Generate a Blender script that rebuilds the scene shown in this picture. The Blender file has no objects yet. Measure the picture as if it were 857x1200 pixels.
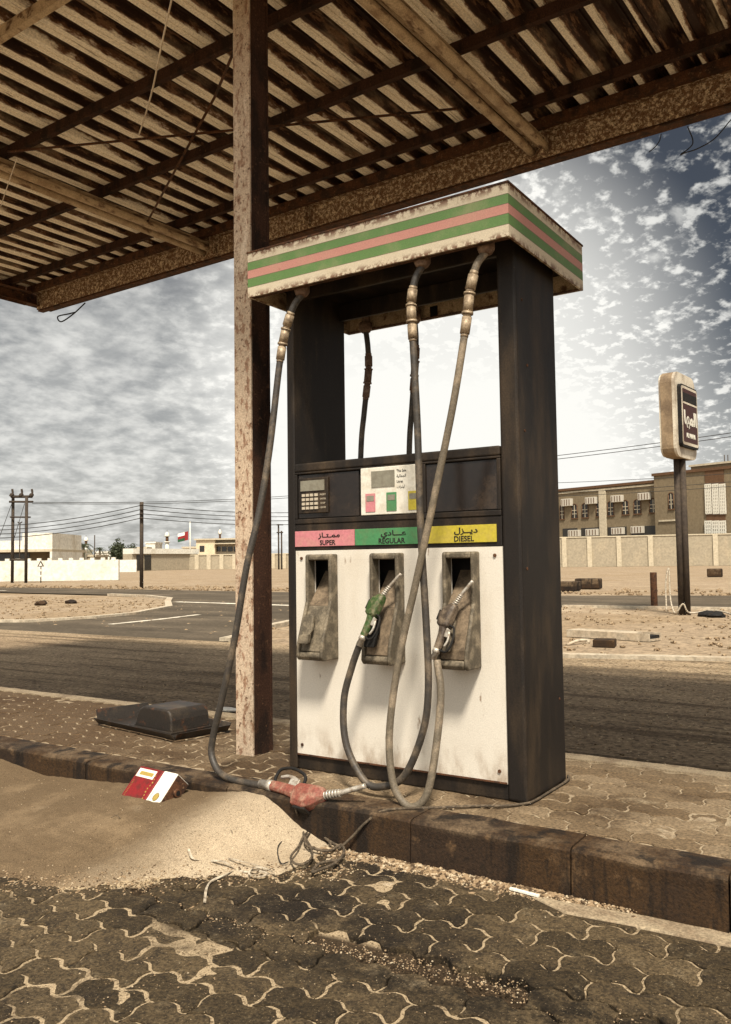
import bpy, bmesh, math, random
from mathutils import Vector, Matrix, noise as mnoise
random.seed(7)
PI = math.pi
sc = bpy.context.scene
C = sc.collection

# ------------------------------------------------------------------ camera
FPX = 1005.36
CAM = Vector((1.34584, -3.12453, 0.93999))
FW = Vector((-0.55200716, 0.8319054, 0.05675823))
RT = Vector((0.83275493, 0.55348104, -0.01334053))
UP = Vector((0.04251266, -0.03990163, 0.99829882))
cd = bpy.data.cameras.new('camera'); cam = bpy.data.objects.new('camera', cd); C.objects.link(cam)
cd.sensor_fit = 'VERTICAL'; cd.sensor_height = 36; cd.lens = 36*FPX/1200
cd.clip_start = 0.02; cd.clip_end = 8000
m = Matrix.Identity(4)
for i in range(3):
    m[i][0] = RT[i]; m[i][1] = UP[i]; m[i][2] = -FW[i]; m[i][3] = CAM[i]
cam.matrix_world = m
sc.camera = cam

# ------------------------------------------------------------------ light
SUN = Vector((0.80, -1.0, 1.85)).normalized()
sd = bpy.data.lights.new('sun', 'SUN'); so = bpy.data.objects.new('sun', sd); C.objects.link(so)
sd.energy = 5.0; sd.angle = math.radians(9); sd.color = (1.0, 0.925, 0.80)
so.rotation_euler = SUN.to_track_quat('Z', 'Y').to_euler(); so.location = (5, -8, 9)
sc.view_settings.view_transform = 'Standard'; sc.view_settings.look = 'None'
sc.view_settings.exposure = 0.50; sc.view_settings.gamma = 1
sc.view_settings.use_curve_mapping = False

w = bpy.data.worlds.new('World'); sc.world = w; w.use_nodes = True
nt = w.node_tree; nt.nodes.clear()
def N(t, **k):
    n = nt.nodes.new(t)
    for a, b in k.items(): setattr(n, a, b)
    return n
def L(a, b): nt.links.new(a, b)
def M(op, a, b=None, c=None):
    n = N('ShaderNodeMath', operation=op)
    for i, v in enumerate((a, b, c)):
        if v is None: continue
        if isinstance(v, (int, float)): n.inputs[i].default_value = v
        else: L(v, n.inputs[i])
    return n.outputs[0]
def MR(v, a, b, c=0.0, d=1.0, smooth=True):
    n = N('ShaderNodeMapRange'); n.interpolation_type = 'SMOOTHSTEP' if smooth else 'LINEAR'
    L(v, n.inputs[0])
    for i, x in enumerate((a, b, c, d)): n.inputs[i+1].default_value = x
    return n.outputs[0]
def NOI(vec, scale, detail=4, rough=.55, dist=0.0):
    n = N('ShaderNodeTexNoise'); L(vec, n.inputs['Vector'])
    n.inputs['Scale'].default_value = scale; n.inputs['Detail'].default_value = detail
    n.inputs['Roughness'].default_value = rough; n.inputs['Distortion'].default_value = dist
    return n.outputs['Fac']
sky = N('ShaderNodeTexSky', sky_type='NISHITA'); sky.sun_disc = False
sky.sun_elevation = math.asin(SUN.z); sky.sun_rotation = math.atan2(SUN.x, SUN.y)
sky.air_density = 1.0; sky.dust_density = 2.0
hsv = N('ShaderNodeHueSaturation'); hsv.inputs['Saturation'].default_value = 0.62
L(sky.outputs[0], hsv.inputs['Color'])
bg1 = N('ShaderNodeBackground'); L(hsv.outputs[0], bg1.inputs[0]); bg1.inputs[1].default_value = 0.020
tc = N('ShaderNodeTexCoord'); sep = N('ShaderNodeSeparateXYZ'); L(tc.outputs['Generated'], sep.inputs[0])
z = M('MAXIMUM', sep.outputs[2], 0.0)
zz = M('ADD', z, 0.26)
u_ = M('DIVIDE', sep.outputs[0], zz); v_ = M('DIVIDE', sep.outputs[1], zz)
cmb = N('ShaderNodeCombineXYZ'); L(u_, cmb.inputs[0]); L(v_, cmb.inputs[1])
mp = N('ShaderNodeMapping'); L(cmb.outputs[0], mp.inputs[0]); mp.inputs['Rotation'].default_value = (0, 0, 0.5)
mp.inputs['Scale'].default_value = (1.15, 1.0, 1)
big = NOI(cmb.outputs[0], 0.75, 3)
puff = NOI(mp.outputs[0], 26.0, 6, .58, .1)
puff2 = NOI(mp.outputs[0], 10.0, 6, .55, .2)
mp2 = N('ShaderNodeMapping'); L(cmb.outputs[0], mp2.inputs[0]); mp2.inputs['Rotation'].default_value = (0, 0, -0.35)
mp2.inputs['Scale'].default_value = (0.6, 2.2, 1)
streak = NOI(mp2.outputs[0], 3.4, 5, .5, .3)
# broad veil: a bright bank of thin cloud in the direction behind the pump, thinner higher up
dv = N('ShaderNodeVectorMath', operation='DOT_PRODUCT'); L(tc.outputs['Generated'], dv.inputs[0])
dd = Vector((-0.46, 0.86, 0.20)).normalized(); dv.inputs[1].default_value = dd
bank = MR(dv.outputs['Value'], 0.945, 1.0)
den_p = M('MAXIMUM', MR(M('ADD', puff, M('MULTIPLY', M('SUBTRACT', puff2, .5), .55)), 0.49, 0.70), M('MULTIPLY', MR(puff2, .56, .72), .7))
rightn = N('ShaderNodeVectorMath', operation='DOT_PRODUCT'); L(tc.outputs['Generated'], rightn.inputs[0])
rightn.inputs[1].default_value = Vector((0.83, 0.55, 0)).normalized()
right = MR(rightn.outputs['Value'], -0.28, 0.08)
den_s = MR(streak, 0.34, 0.72)
leftmask = M('SUBTRACT', 1.0, right)
dens = M('ADD', M('MULTIPLY', M('MULTIPLY', den_p, right), .62), M('MULTIPLY', M('MULTIPLY', den_s, leftmask), .16))
dens = M('ADD', dens, M('MULTIPLY', M('MULTIPLY', MR(M('ADD', puff2, M('MULTIPLY', puff, .5)), 0.50, 1.05), leftmask), .40))
dens = M('ADD', dens, M('MULTIPLY', bank, .9))
dens = M('ADD', dens, M('MULTIPLY', M('MULTIPLY', MR(z, 0.26, 0.03), right), .50))
dens = M('ADD', dens, M('MULTIPLY', M('MULTIPLY', MR(z, 0.60, 0.05), leftmask), .34))
dens = M('MINIMUM', dens, 1.0)
sv = N('ShaderNodeVectorMath', operation='DOT_PRODUCT'); L(tc.outputs['Generated'], sv.inputs[0]); sv.inputs[1].default_value = SUN
fill_glow = MR(sv.outputs['Value'], 0.10, 0.95)  # unseen bright cloud round the sun, added behind the camera as fill
bg2 = N('ShaderNodeBackground'); bg2.inputs[0].default_value = (0.93, 0.92, 0.87, 1); bg2.inputs[1].default_value = 0.78
L(M('MULTIPLY_ADD', fill_glow, 1.3, 0.76), bg2.inputs[1]); dens = M('MINIMUM', M('ADD', dens, M('MULTIPLY', fill_glow, .35)), 1.0)
mx = N('ShaderNodeMixShader'); L(dens, mx.inputs[0]); L(bg1.outputs[0], mx.inputs[1]); L(bg2.outputs[0], mx.inputs[2])
wo = N('ShaderNodeOutputWorld'); L(mx.outputs[0], wo.inputs[0])

# ------------------------------------------------------------------ helpers
def ray(px, py): return FW + (px-428.5)/FPX*RT - (py-600)/FPX*UP
def onz(px, py, zz=-0.19):
    d = ray(px, py); return CAM + d*((zz-CAM.z)/d.z)
def atd(px, py, D): return CAM + ray(px, py)*D
def sr(h):   # sRGB 0-255 triple -> linear
    return tuple((c/255/12.92 if c/255 <= .04045 else ((c/255+.055)/1.055)**2.4) for c in h)

class Mat:
    """node material builder: base colour with noise patches, fine grain, rust, bump"""
    def __init__(s, name, col, rough=.7, metal=0.0, spec=.3):
        s.m = bpy.data.materials.new(name); s.m.use_nodes = True
        s.nt = s.m.node_tree; s.b = s.nt.nodes['Principled BSDF']
        s.b.inputs['Roughness'].default_value = rough; s.b.inputs['Metallic'].default_value = metal
        s.b.inputs['Specular IOR Level'].default_value = spec
        s.tc = s.nt.nodes.new('ShaderNodeTexCoord'); s.h = None
        rgb = s.nt.nodes.new('ShaderNodeRGB'); rgb.outputs[0].default_value = (*col, 1)
        s.c = rgb.outputs[0]
    def n(s, t, **k):
        x = s.nt.nodes.new(t)
        for a, b in k.items(): setattr(x, a, b)
        return x
    def l(s, a, b): s.nt.links.new(a, b)
    def math(s, op, a, b=None):
        n = s.n('ShaderNodeMath', operation=op)
        for i, v in enumerate((a, b)):
            if v is None: continue
            if isinstance(v, (int, float)): n.inputs[i].default_value = v
            else: s.l(v, n.inputs[i])
        return n.outputs[0]
    def coord(s, stretch=(1, 1, 1), geo=True):
        mp = s.n('ShaderNodeMapping')
        if geo: s.l(s.n('ShaderNodeNewGeometry').outputs['Position'], mp.inputs[0])
        else: s.l(s.tc.outputs['Object'], mp.inputs[0])
        mp.inputs['Scale'].default_value = stretch; return mp.outputs[0]
    def noise(s, scale, detail=5, rough=.6, stretch=(1, 1, 1), off=0.0, dist=0.0):
        n = s.n('ShaderNodeTexNoise'); n.noise_dimensions = '4D'; n.inputs['W'].default_value = off
        s.l(s.coord(stretch), n.inputs['Vector'])
        n.inputs['Scale'].default_value = scale; n.inputs['Detail'].default_value = detail
        n.inputs['Roughness'].default_value = rough; n.inputs['Distortion'].default_value = dist
        return n.outputs['Fac']
    def rng(s, v, a, b, c=0., d=1.):
        n = s.n('ShaderNodeMapRange'); n.interpolation_type = 'SMOOTHSTEP'; s.l(v, n.inputs[0])
        for i, x in enumerate((a, b, c, d)): n.inputs[i+1].default_value = x
        return n.outputs[0]
    def mix(s, fac, col, amt=1.0):
        n = s.n('ShaderNodeMix', data_type='RGBA'); 
        if amt != 1.0: fac = s.math('MULTIPLY', fac, amt)
        s.l(fac, n.inputs[0]); s.l(s.c, n.inputs[6])
        if isinstance(col, tuple): n.inputs[7].default_value = (*col, 1)
        else: s.l(col, n.inputs[7])
        s.c = n.outputs[2]; return s
    def patch(s, col, scale, lo=.45, hi=.6, amt=1., stretch=(1, 1, 1), detail=5, off=0., rough=.6):
        return s.mix(s.rng(s.noise(scale, detail, rough, stretch, off), lo, hi), col, amt)
    def grain(s, scale=60, amt=.35, off=3.3):
        f = s.rng(s.noise(scale, 3, .7, off=off), .3, .7, 1-amt, 1+amt)
        n = s.n('ShaderNodeMix', data_type='RGBA', blend_type='MULTIPLY'); n.inputs[0].default_value = 1
        cc = s.n('ShaderNodeCombineColor'); [s.l(f, cc.inputs[i]) for i in range(3)]
        s.l(s.c, n.inputs[6]); s.l(cc.outputs[0], n.inputs[7]); n.clamp_result = False
        s.c = n.outputs[2]; return s
    def bump(s, v, dist=.002, strength=1.0):
        b = s.n('ShaderNodeBump'); b.inputs['Distance'].default_value = dist; b.inputs['Strength'].default_value = strength
        s.l(v, b.inputs['Height'])
        if s.h is not None: s.l(s.h, b.inputs['Normal'])
        s.h = b.outputs[0]; return s
    def z(s):
        se = s.n('ShaderNodeSeparateXYZ'); s.l(s.n('ShaderNodeNewGeometry').outputs['Position'], se.inputs[0]); return se.outputs
    def done(s):
        s.l(s.c, s.b.inputs['Base Color'])
        if s.h is not None: s.l(s.h, s.b.inputs['Normal'])
        return s.m

def simple(name, col, rough=.7, metal=0., dust=None, sc_=8, amt=.6, grain=.2, gs=80, bump=.0006, spec=.3):
    a = Mat(name, col, rough, metal, spec)
    if dust: a.patch(dust, sc_, .42, .66, amt)
    if grain: a.grain(gs, grain)
    if bump: a.bump(a.noise(gs, 4, .7, off=9), bump)
    return a.done()

# ------------------------------------------------------------------ materials
RUST = (0.085, 0.036, 0.016); RUSTL = (0.20, 0.095, 0.04); DUST = (0.26, 0.185, 0.11); CREAM = (0.54, 0.46, 0.33)
MT = {}
a = Mat('black_enamel', (0.012, 0.009, 0.007), .55, 0, .25)
a.patch((0.055, 0.036, 0.02), 3.0, .42, .7, .75, (2.2, 2.2, .6)); a.patch(DUST, 120, .70, .76, .35, detail=2, off=2)
a.patch((0.075, 0.05, 0.03), 9, .58, .72, .45, (1, 1, .22), off=5)
a.grain(140, .3).bump(a.noise(260, 2, .6), .0005); MT['black'] = a.done()
a = Mat('inner_black', (0.006, 0.005, 0.004), .8); a.patch((0.03, 0.02, 0.012), 12, .5, .7, .6).grain(60, .3); MT['dark'] = a.done()
a = Mat('white_enamel', (0.58, 0.53, 0.45), .38, 0, .4)
a.patch((0.40, 0.33, 0.24), 4, .48, .75, .5, (1, 1, .35)); a.patch((0.25, 0.18, 0.11), 90, .66, .74, .35, detail=3, off=2)
se = a.z(); a.patch((0.16, 0.09, 0.045), 30, .64, .72, .8, (1, 1, .3), detail=6, off=61); g = a.rng(se[2], .24, .055); g = a.math('MULTIPLY', g, a.rng(a.noise(14, 5, .6, (1, 1, .5), 8), .40, .72)); a.mix(g, (0.20, 0.12, 0.06), .8)
a.grain(220, .10).bump(a.noise(140, 3, .6), .0006); MT['white'] = a.done()
# striped header skirt
ZH0, ZH1 = 2.149, 2.352
a = Mat('striped_skirt', CREAM, .45, 0, .4)
se = a.z()
def band(lo, hi, col):
    f = a.math('MULTIPLY', a.math('GREATER_THAN', se[2], lo), a.math('LESS_THAN', se[2], hi)); a.mix(f, col)
H = ZH1-ZH0
GREEN = (0.105, 0.195, 0.055); PINK = (0.47, 0.215, 0.17)
for lo, hi, col in ((.225, .425, GREEN), (.425, .615, PINK), (.615, .80, GREEN)):
    band(ZH0+H*lo, ZH0+H*hi, col)
for t in (.225, .425, .615, .80): band(ZH0+H*t-.0012, ZH0+H*t+.0012, (0.12, 0.09, 0.05))
a.patch((0.42, 0.33, 0.2), 6, .48, .75, .35)
edge = a.math('ADD', a.rng(se[2], ZH0+.032, ZH0), a.rng(se[2], ZH1-.040, ZH1-.004))
nz = a.rng(a.noise(26, 7, .75, off=4), .46, .54)
a.mix(a.math('MULTIPLY', edge, nz), (0.13, 0.055, 0.024), .95)
a.mix(a.math('MULTIPLY', a.rng(a.noise(60, 4, .7, off=6), .66, .72), 1.0), RUSTL, .9)
a.grain(200, .12).bump(a.noise(40, 4, .7), .0008); MT['skirt'] = a.done()
a = Mat('rusty_steel', RUST, .85, 0, .25); a.patch((0.03, 0.016, 0.01), 14, .45, .62, .9); a.patch((0.22, 0.13, 0.07), 40, .56, .68, .65, off=3)
a.grain(120, .45).bump(a.noise(90, 5, .7), .0016); MT['rust'] = a.done()
a = Mat('dark_rusty_steel', (0.045, 0.020, 0.011), .9, 0, .2); a.patch((0.015, 0.008, 0.005), 10, .45, .62, .9, (1, 1, .4)); a.patch((0.12, 0.06, 0.03), 40, .58, .68, .6, off=3); a.grain(120, .45).bump(a.noise(90, 5, .7), .0016); MT['rustd'] = a.done()
a = Mat('cream_peeling', (0.44, 0.335, 0.235), .75, 0, .25); a.patch((0.20, 0.10, 0.055), 34, .50, .60, .8, (1, 1, .45), detail=8); a.patch((0.17, 0.09, 0.05), 5, .5, .66, .6, (1, 1, .4), off=19); a.patch(RUST, 60, .57, .66, .9, off=3)
a.patch((0.66, 0.55, 0.42), 9, .55, .7, .7, (1, 1, .3), off=7); a.grain(150, .3).bump(a.noise(70, 5, .7), .0015); MT['column'] = a.done()
a = Mat('cream_flaking', (0.66, 0.54, 0.37), .8, 0, .2); a.patch((0.14, 0.07, 0.035), 34, .42, .52, .95, detail=9, rough=.8); a.patch((0.035, 0.017, 0.010), 60, .53, .60, .95, off=3, detail=8, rough=.8)
a.grain(200, .35).bump(a.noise(60, 6, .75), .003); MT['flake'] = a.done()
a = Mat('rafter_cream', (0.50, 0.385, 0.25), .75, 0, .2); a.patch(RUST, 16, .52, .64, .9, (1, .4, 1), detail=8); a.patch((.24, .15, .085), 8, .45, .65, .6, off=2); a.grain(150, .3).bump(a.noise(70, 4, .7), .001); MT['rafter'] = a.done()
# corrugated roof underside: bare zinc/cream panels with rust that follows the sheet ribs
a = Mat('corrugated_sheet', (0.90, 0.83, 0.69), .7, 0, .2)
se = a.z()
xr_ = a.math('ADD', a.math('MULTIPLY', se[0], .9996), a.math('MULTIPLY', se[1], -.028))
xp = a.math('FRACT', a.math('DIVIDE', a.math('ADD', xr_, 7.202+.2045*400), .2045))
tri = a.math('ABSOLUTE', a.math('SUBTRACT', xp, .70))       # 0 at the middle of the rib
nn = a.noise(3.0, 7, .72, (1.6, .38, 1), 1)
right_ = a.rng(se[0], -1.6, .8, 0., .36)
f = a.math('ADD', a.math('ADD', nn, right_), a.math('MULTIPLY', a.math('SUBTRACT', .285, tri), 1.1))
a.mix(a.rng(f, .47, .55), (0.17, 0.085, 0.042)); a.mix(a.rng(f, .52, .61), (0.030, 0.013, 0.007))
fl_ = a.noise(9, 6, .75, (2.2, .35, 1), 31); a.mix(a.math('MULTIPLY', a.rng(fl_, .52, .60), a.rng(f, .50, .58)), (0.22, 0.12, 0.065), .85)
st = a.noise(60, 3, .6, (1, .05, 1), 41); a.mix(a.rng(st, .60, .70), (0.05, 0.024, 0.012), .65)
nn2 = a.noise(26, 5, .7, (1, .25, 1), 6); a.mix(a.rng(nn2, .60, .70), RUST, .75)
a.patch((0.62, 0.48, 0.32), 4, .5, .75, .5, (1.5, .4, 1), off=12)
a.grain(90, .22).bump(a.noise(70, 4, .7), .001); MT['sheet'] = a.done()
a = Mat('rubber_hose', (0.035, 0.029, 0.023), .55, 0, .4); a.patch((0.15, 0.11, 0.07), 14, .44, .68, .65); a.grain(150, .3).bump(a.noise(200, 3), .0004); MT['hose'] = a.done()
a = Mat('dusty_hose', (0.11, 0.088, 0.06), .6, 0, .35); a.patch((0.26, 0.20, 0.135), 12, .45, .65, .7); a.grain(150, .3).bump(a.noise(200, 3), .0004); MT['hose_d'] = a.done()
MT['coupling'] = simple('dusty_brass', (0.34, 0.26, 0.17), .5, .2, (0.12, 0.08, 0.05), 40, .7, .3, 120)
MT['fitting'] = simple('dusty_fitting', (0.13, 0.08, 0.055), .7, 0, (0.28, 0.20, 0.14), 30, .6, .3)
MT['alu'] = simple('worn_aluminium', (0.42, 0.38, 0.32), .4, .45, (0.20, 0.14, 0.09), 50, .7, .25, 160)
MT['boot'] = simple('dusty_brown_plastic', (0.075, 0.060, 0.040), .62, 0, (0.23, 0.185, 0.125), 16, .72, .3, 120, .0008)
MT['boot_in'] = simple('dusty_holder_plate', (0.155, 0.112, 0.07), .7, 0, (0.05, 0.034, 0.02), 16, .8, .3, 90)
MT['noz_green'] = simple('green_nozzle_plastic', (0.030, 0.062, 0.014), .6, 0, (0.15, 0.12, 0.07), 34, .85, .3, 120)
MT['noz_brown'] = simple('brown_nozzle_plastic', (0.05, 0.036, 0.026), .55, 0, (0.20, 0.15, 0.10), 22, .7, .3, 120)
MT['noz_red'] = simple('faded_red_plastic', (0.17, 0.05, 0.034), .7, 0, (0.25, 0.155, 0.105), 30, .8, .3, 120)
MT['pink'] = simple('pink_label', (0.47, 0.17, 0.185), .45, 0, (0.42, 0.22, 0.18), 20, .5, .1)
MT['green'] = simple('green_label', (0.055, 0.19, 0.075), .45, 0, (0.10, 0.16, 0.07), 20, .5, .1)
MT['yellow'] = simple('yellow_label', (0.42, 0.34, 0.035), .45, 0, (0.36, 0.27, 0.07), 20, .5, .1)
MT['ink'] = simple('black_ink', (0.015, 0.012, 0.010), .6, grain=0, bump=0)
MT['display'] = simple('display_card', (0.60, 0.565, 0.48), .4, 0, (0.42, 0.36, 0.27), 18, .5, .1)
MT['lcd'] = simple('grey_screen', (0.20, 0.185, 0.14), .25, 0, (0.13, 0.11, 0.08), 25, .5, .1, bump=0)
a = Mat('smoked_window', (0.012, 0.008, 0.006), .22, 0, .5); a.patch((0.06, 0.038, 0.022), 5, .45, .7, .6); a.grain(90, .3); MT['smoke'] = a.done()
MT['key'] = simple('pale_key', (0.42, 0.36, 0.27), .6, grain=.1)
# ground
a = Mat('paver_concrete', (0.037, 0.025, 0.012), .88, 0, .2)
at = a.n('ShaderNodeAttribute', attribute_name='tone'); 
tn = at.outputs['Fac']
a.mix(tn, (0.108, 0.075, 0.039), .85)
nn_ = a.n('ShaderNodeTexNoise'); nn_.noise_dimensions = '4D'; a.l(a.coord(), nn_.inputs['Vector']); a.l(a.math('MULTIPLY', tn, 40.0), nn_.inputs['W']); nn_.inputs['Scale'].default_value = 16; nn_.inputs['Detail'].default_value = 6; nn_.inputs['Roughness'].default_value = .7
a.mix(a.rng(nn_.outputs['Fac'], .48, .68), (0.020, 0.014, 0.009), .7); a.mix(a.rng(nn_.outputs['Fac'], .42, .26), (0.22, 0.175, 0.11), .55)
a.bump(nn_.outputs['Fac'], .006)
se = a.z(); wet = a.math('MULTIPLY', a.rng(a.math('ABSOLUTE', a.math('ADD', se[1], 1.08)), .32, .04), a.rng(a.noise(3.5, 7, .7, off=91), .44, .56)); a.mix(wet, (0.012, 0.008, 0.004), .92)
a.patch((0.012, 0.008, 0.005), 1.3, .53, .63, .9, off=2, detail=7); a.patch((0.24, 0.185, 0.115), 9, .55, .74, .42, off=4, detail=8, rough=.7)
a.patch((0.30, 0.23, 0.14), 190, .62, .70, .6, detail=2, off=5); a.patch((0.006, 0.005, 0.004), 150, .60, .68, .7, detail=2, off=15)
a.grain(110, .6).bump(a.noise(190, 4, .8), .006).bump(a.noise(28, 6, .65), .006); MT['paver'] = a.done()
a = Mat('island_paver_concrete', (0.11, 0.073, 0.039), .88, 0, .2)
at = a.n('ShaderNodeAttribute', attribute_name='tone')
a.mix(at.outputs['Fac'], (0.22, 0.162, 0.10), .7)
a.patch((0.045, 0.026, 0.012), 1.5, .47, .60, .85, off=21); a.patch((0.34, 0.265, 0.17), 5, .55, .70, .55, off=4, detail=8, rough=.7)
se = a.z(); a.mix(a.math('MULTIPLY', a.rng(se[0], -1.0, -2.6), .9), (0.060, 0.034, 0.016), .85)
a.patch((0.02, 0.012, 0.006), 130, .62, .70, .6, detail=2, off=15)
a.grain(90, .45).bump(a.noise(170, 4, .75), .003); MT['ipaver'] = a.done()
a = Mat('kerb_concrete', (0.036, 0.018, 0.006), .8, 0, .25)
a.patch((0.022, 0.012, 0.006), 2.6, .46, .60, .92, (1, 1, .5), off=1); a.patch((0.13, 0.075, 0.034), 11, .58, .72, .6, off=3); a.patch((0.008, 0.005, 0.003), 1.1, .5, .62, .8, off=41, detail=7); a.patch((0.01, 0.006, 0.003), 40, .58, .68, .7, (1, 1, .3), off=31)
se = a.z(); a.mix(a.math('MULTIPLY', a.rng(se[2], -.03, -.001), a.rng(a.noise(5, 6, .7, off=17), .42, .62)), (0.13, 0.088, 0.05), .7)
a.patch((0.007, 0.004, 0.002), 9, .50, .60, .85, (1, 1, .09), off=51, detail=6)
a.grain(110, .45).bump(a.noise(130, 5, .7), .004).bump(a.noise(22, 5, .6), .002); MT['kerb'] = a.done()
a = Mat('sand', (0.36, 0.285, 0.195), .95, 0, .1)
se = a.z()
sand_shade = a.math('MULTIPLY', a.rng(a.math('ADD', se[0], a.math('MULTIPLY', a.noise(2.5, 5, .6, off=2), .5)), -.55, -1.05), a.rng(a.noise(2.0, 5, .6, off=22), .18, .38))  # shade over the left of the heap, painted into the sand colour
a.mix(sand_shade, (0.095, 0.062, 0.033), .92)
a.patch((0.26, 0.185, 0.11), 3, .5, .7, .4, off=5); a.patch((0.09, 0.055, 0.028), 85, .60, .68, .65, detail=3, off=9)
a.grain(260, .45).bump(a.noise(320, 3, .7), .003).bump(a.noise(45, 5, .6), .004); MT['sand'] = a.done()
a = Mat('joint_sand', (0.33, 0.25, 0.155), .95, 0, .1)
a.patch((0.025, 0.016, 0.010), 2.4, .52, .64, .9, off=5, detail=6); se = a.z(); a.mix(a.rng(se[2], -.162, -.170), (0.022, 0.014, 0.008), .95); a.patch((0.07, 0.045, 0.025), 110, .52, .62, .75, detail=3, off=9)
a.grain(260, .4).bump(a.noise(300, 3, .7), .004); MT['joint'] = a.done()
a = Mat('desert_sand', (0.255, 0.19, 0.125), .95, 0, .1)
a.patch((0.22, 0.155, 0.09), .35, .45, .62, .65); a.patch((0.36, 0.285, 0.195), .9, .5, .7, .6, off=3); a.patch((0.10, 0.065, 0.035), 5, .60, .70, .65, off=5, detail=8)
a.patch((0.07, 0.045, 0.025), 22, .60, .68, .7, off=8, detail=5); a.grain(12, .35).bump(a.noise(9, 6, .7), .03); MT['desert'] = a.done()
a = Mat('dusty_asphalt', (0.19, 0.135, 0.083), .92, 0, .15)
a.patch((0.25, 0.18, 0.11), 1.1, .42, .64, .8, (1, 1.6, 1)); se = a.z(); 
a.mix(a.math('MULTIPLY', a.rng(se[1], 4.4, 5.9), a.rng(a.noise(3, 5, .6, off=7), .2, .6)), (0.30, 0.225, 0.14), .7)
a.mix(a.math('MULTIPLY', a.rng(se[1], 1.5, .85), a.rng(a.noise(4, 6, .6, off=9), .3, .6)), (0.34, 0.26, 0.165), .8)
a.patch((0.42, 0.33, 0.21), 38, .60, .66, .8, detail=2, off=5); a.patch((0.04, 0.026, 0.015), 26, .54, .62, .75, detail=3, off=12); a.patch((0.05, 0.034, 0.02), .7, .55, .7, .6, (.5, 1.8, 1), off=33)
a.patch((0.06, 0.038, 0.02), 2.2, .50, .64, .7, (.12, 2.4, 1), off=71, detail=7); a.patch((0.30, 0.22, 0.135), 3.0, .58, .70, .6, (.10, 2.2, 1), off=81, detail=7)
a.grain(35, .4).bump(a.noise(60, 5, .7), .008); MT['forecourt'] = a.done()
a = Mat('road_asphalt', (0.065, 0.050, 0.033), .9, 0, .15)
a.patch((0.13, 0.10, 0.068), .5, .42, .66, .75, (.6, 1.4, 1)); a.patch((0.035, 0.027, 0.018), 1.4, .52, .7, .6, (.4, 1.4, 1), off=4); a.grain(20, .3); MT['road'] = a.done()
MT['paint'] = simple('road_paint', (0.62, 0.56, 0.45), .8, 0, (0.25, 0.2, 0.14), 3, .8, .3, 15, 0)
MT['edge'] = simple('kerb_edge_concrete', (0.38, 0.32, 0.235), .9, 0, (0.30, 0.22, 0.14), 2, .6, .3, 15, 0)
MT['strip'] = simple('concrete_strip', (0.27, 0.21, 0.135), .9, 0, (0.13, 0.085, 0.05), 10, .7, .35, 120, .002)
a = Mat('gravel_mix', (0.24, 0.165, 0.095), .9, 0, .2); a.patch((0.05, 0.03, 0.016), 45, .48, .56, .85, detail=1); a.patch((0.46, 0.37, 0.25), 60, .56, .64, .8, detail=1, off=4); MT['gravel'] = a.done()
# far walls
def wallm(n, col, d=(0.2, .15, .09), amt=.35, scl=.6):
    a = Mat(n, col, .9, 0, .15); a.patch(d, scl, .5, .75, amt, (1, 1, .7)); a.patch(d, scl*7, .58, .7, amt*.8, off=3); a.grain(4, .15); return a.done()
MT['wall_w'] = wallm('whitewashed_wall', (0.60, 0.57, 0.49), (0.42, 0.36, 0.26), .75)
MT['wall_b'] = wallm('beige_render', (0.56, 0.46, 0.31), (0.38, 0.29, 0.18), .4)
MT['wall_p'] = wallm('pale_render', (0.29, 0.245, 0.175), (0.45, 0.36, 0.24), .4)
MT['school'] = wallm('tan_render', (0.165, 0.128, 0.08), (0.15, 0.105, 0.06), .5, .3)
MT['school_d'] = wallm('brown_render', (0.10, 0.055, 0.03), (0.07, 0.04, 0.02), .4)
MT['trimc'] = wallm('pale_trim', (0.42, 0.36, 0.26), (0.4, 0.32, 0.2), .4)
MT['glass'] = simple('dark_glass', (0.02, 0.018, 0.015), .2, 0, spec=.5, bump=0, grain=0)
MT['ac'] = simple('ac_casing', (0.44, 0.40, 0.33), .6, bump=0)
MT['lattice'] = simple('white_lattice', (0.55, 0.52, 0.44), .8, bump=0)
MT['pole'] = simple('dark_timber', (0.035, 0.025, 0.018), .85, 0, (0.07, 0.05, 0.03), 4, .5, .3, 20, 0)
MT['wire'] = simple('black_wire', (0.02, 0.018, 0.016), .6, bump=0, grain=0)
MT['string'] = simple('dusty_rope', (0.050, 0.037, 0.024), .9, 0, (0.15, 0.11, 0.07), 60, .7, .4, 300, .001)
MT['strap'] = simple('pale_plastic_strap', (0.42, 0.36, 0.27), .5, 0, (0.08, 0.05, 0.03), 40, .8, .3, 200)
MT['cord'] = simple('pale_cord', (0.60, 0.50, 0.36), .7, 0, (0.30, 0.2, 0.12), 12, .5, .2)
a = Mat('sooty_metal', (0.022, 0.017, 0.013), .5, .1, .4); a.patch((0.12, 0.085, 0.05), 5, .50, .70, .5); a.patch(RUST, 24, .55, .68, .7, off=5); a.grain(150, .35).bump(a.noise(60, 4), .001); MT['soot'] = a.done()
MT['can_red'] = simple('scuffed_red_tin', (0.17, 0.009, 0.010), .5, 0, (0.08, 0.014, 0.010), 30, .8, .2, 150)
MT['can_white'] = simple('scuffed_white_tin', (0.72, 0.68, 0.58), .4, 0, (0.4, 0.3, 0.2), 22, .5, .2, 150)
MT['can_yel'] = simple('yellow_print', (0.30, 0.21, 0.05), .4, 0, grain=.1, bump=0)
MT['leaf'] = simple('dark_leaf', (0.028, 0.035, 0.014), .7, bump=0, grain=.3, gs=3)
MT['trunk'] = simple('bark', (0.10, 0.07, 0.045), .9, bump=0)
MT['flag_r'] = simple('flag_red', (0.22, 0.02, 0.02), .8, bump=0, grain=0)
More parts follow.
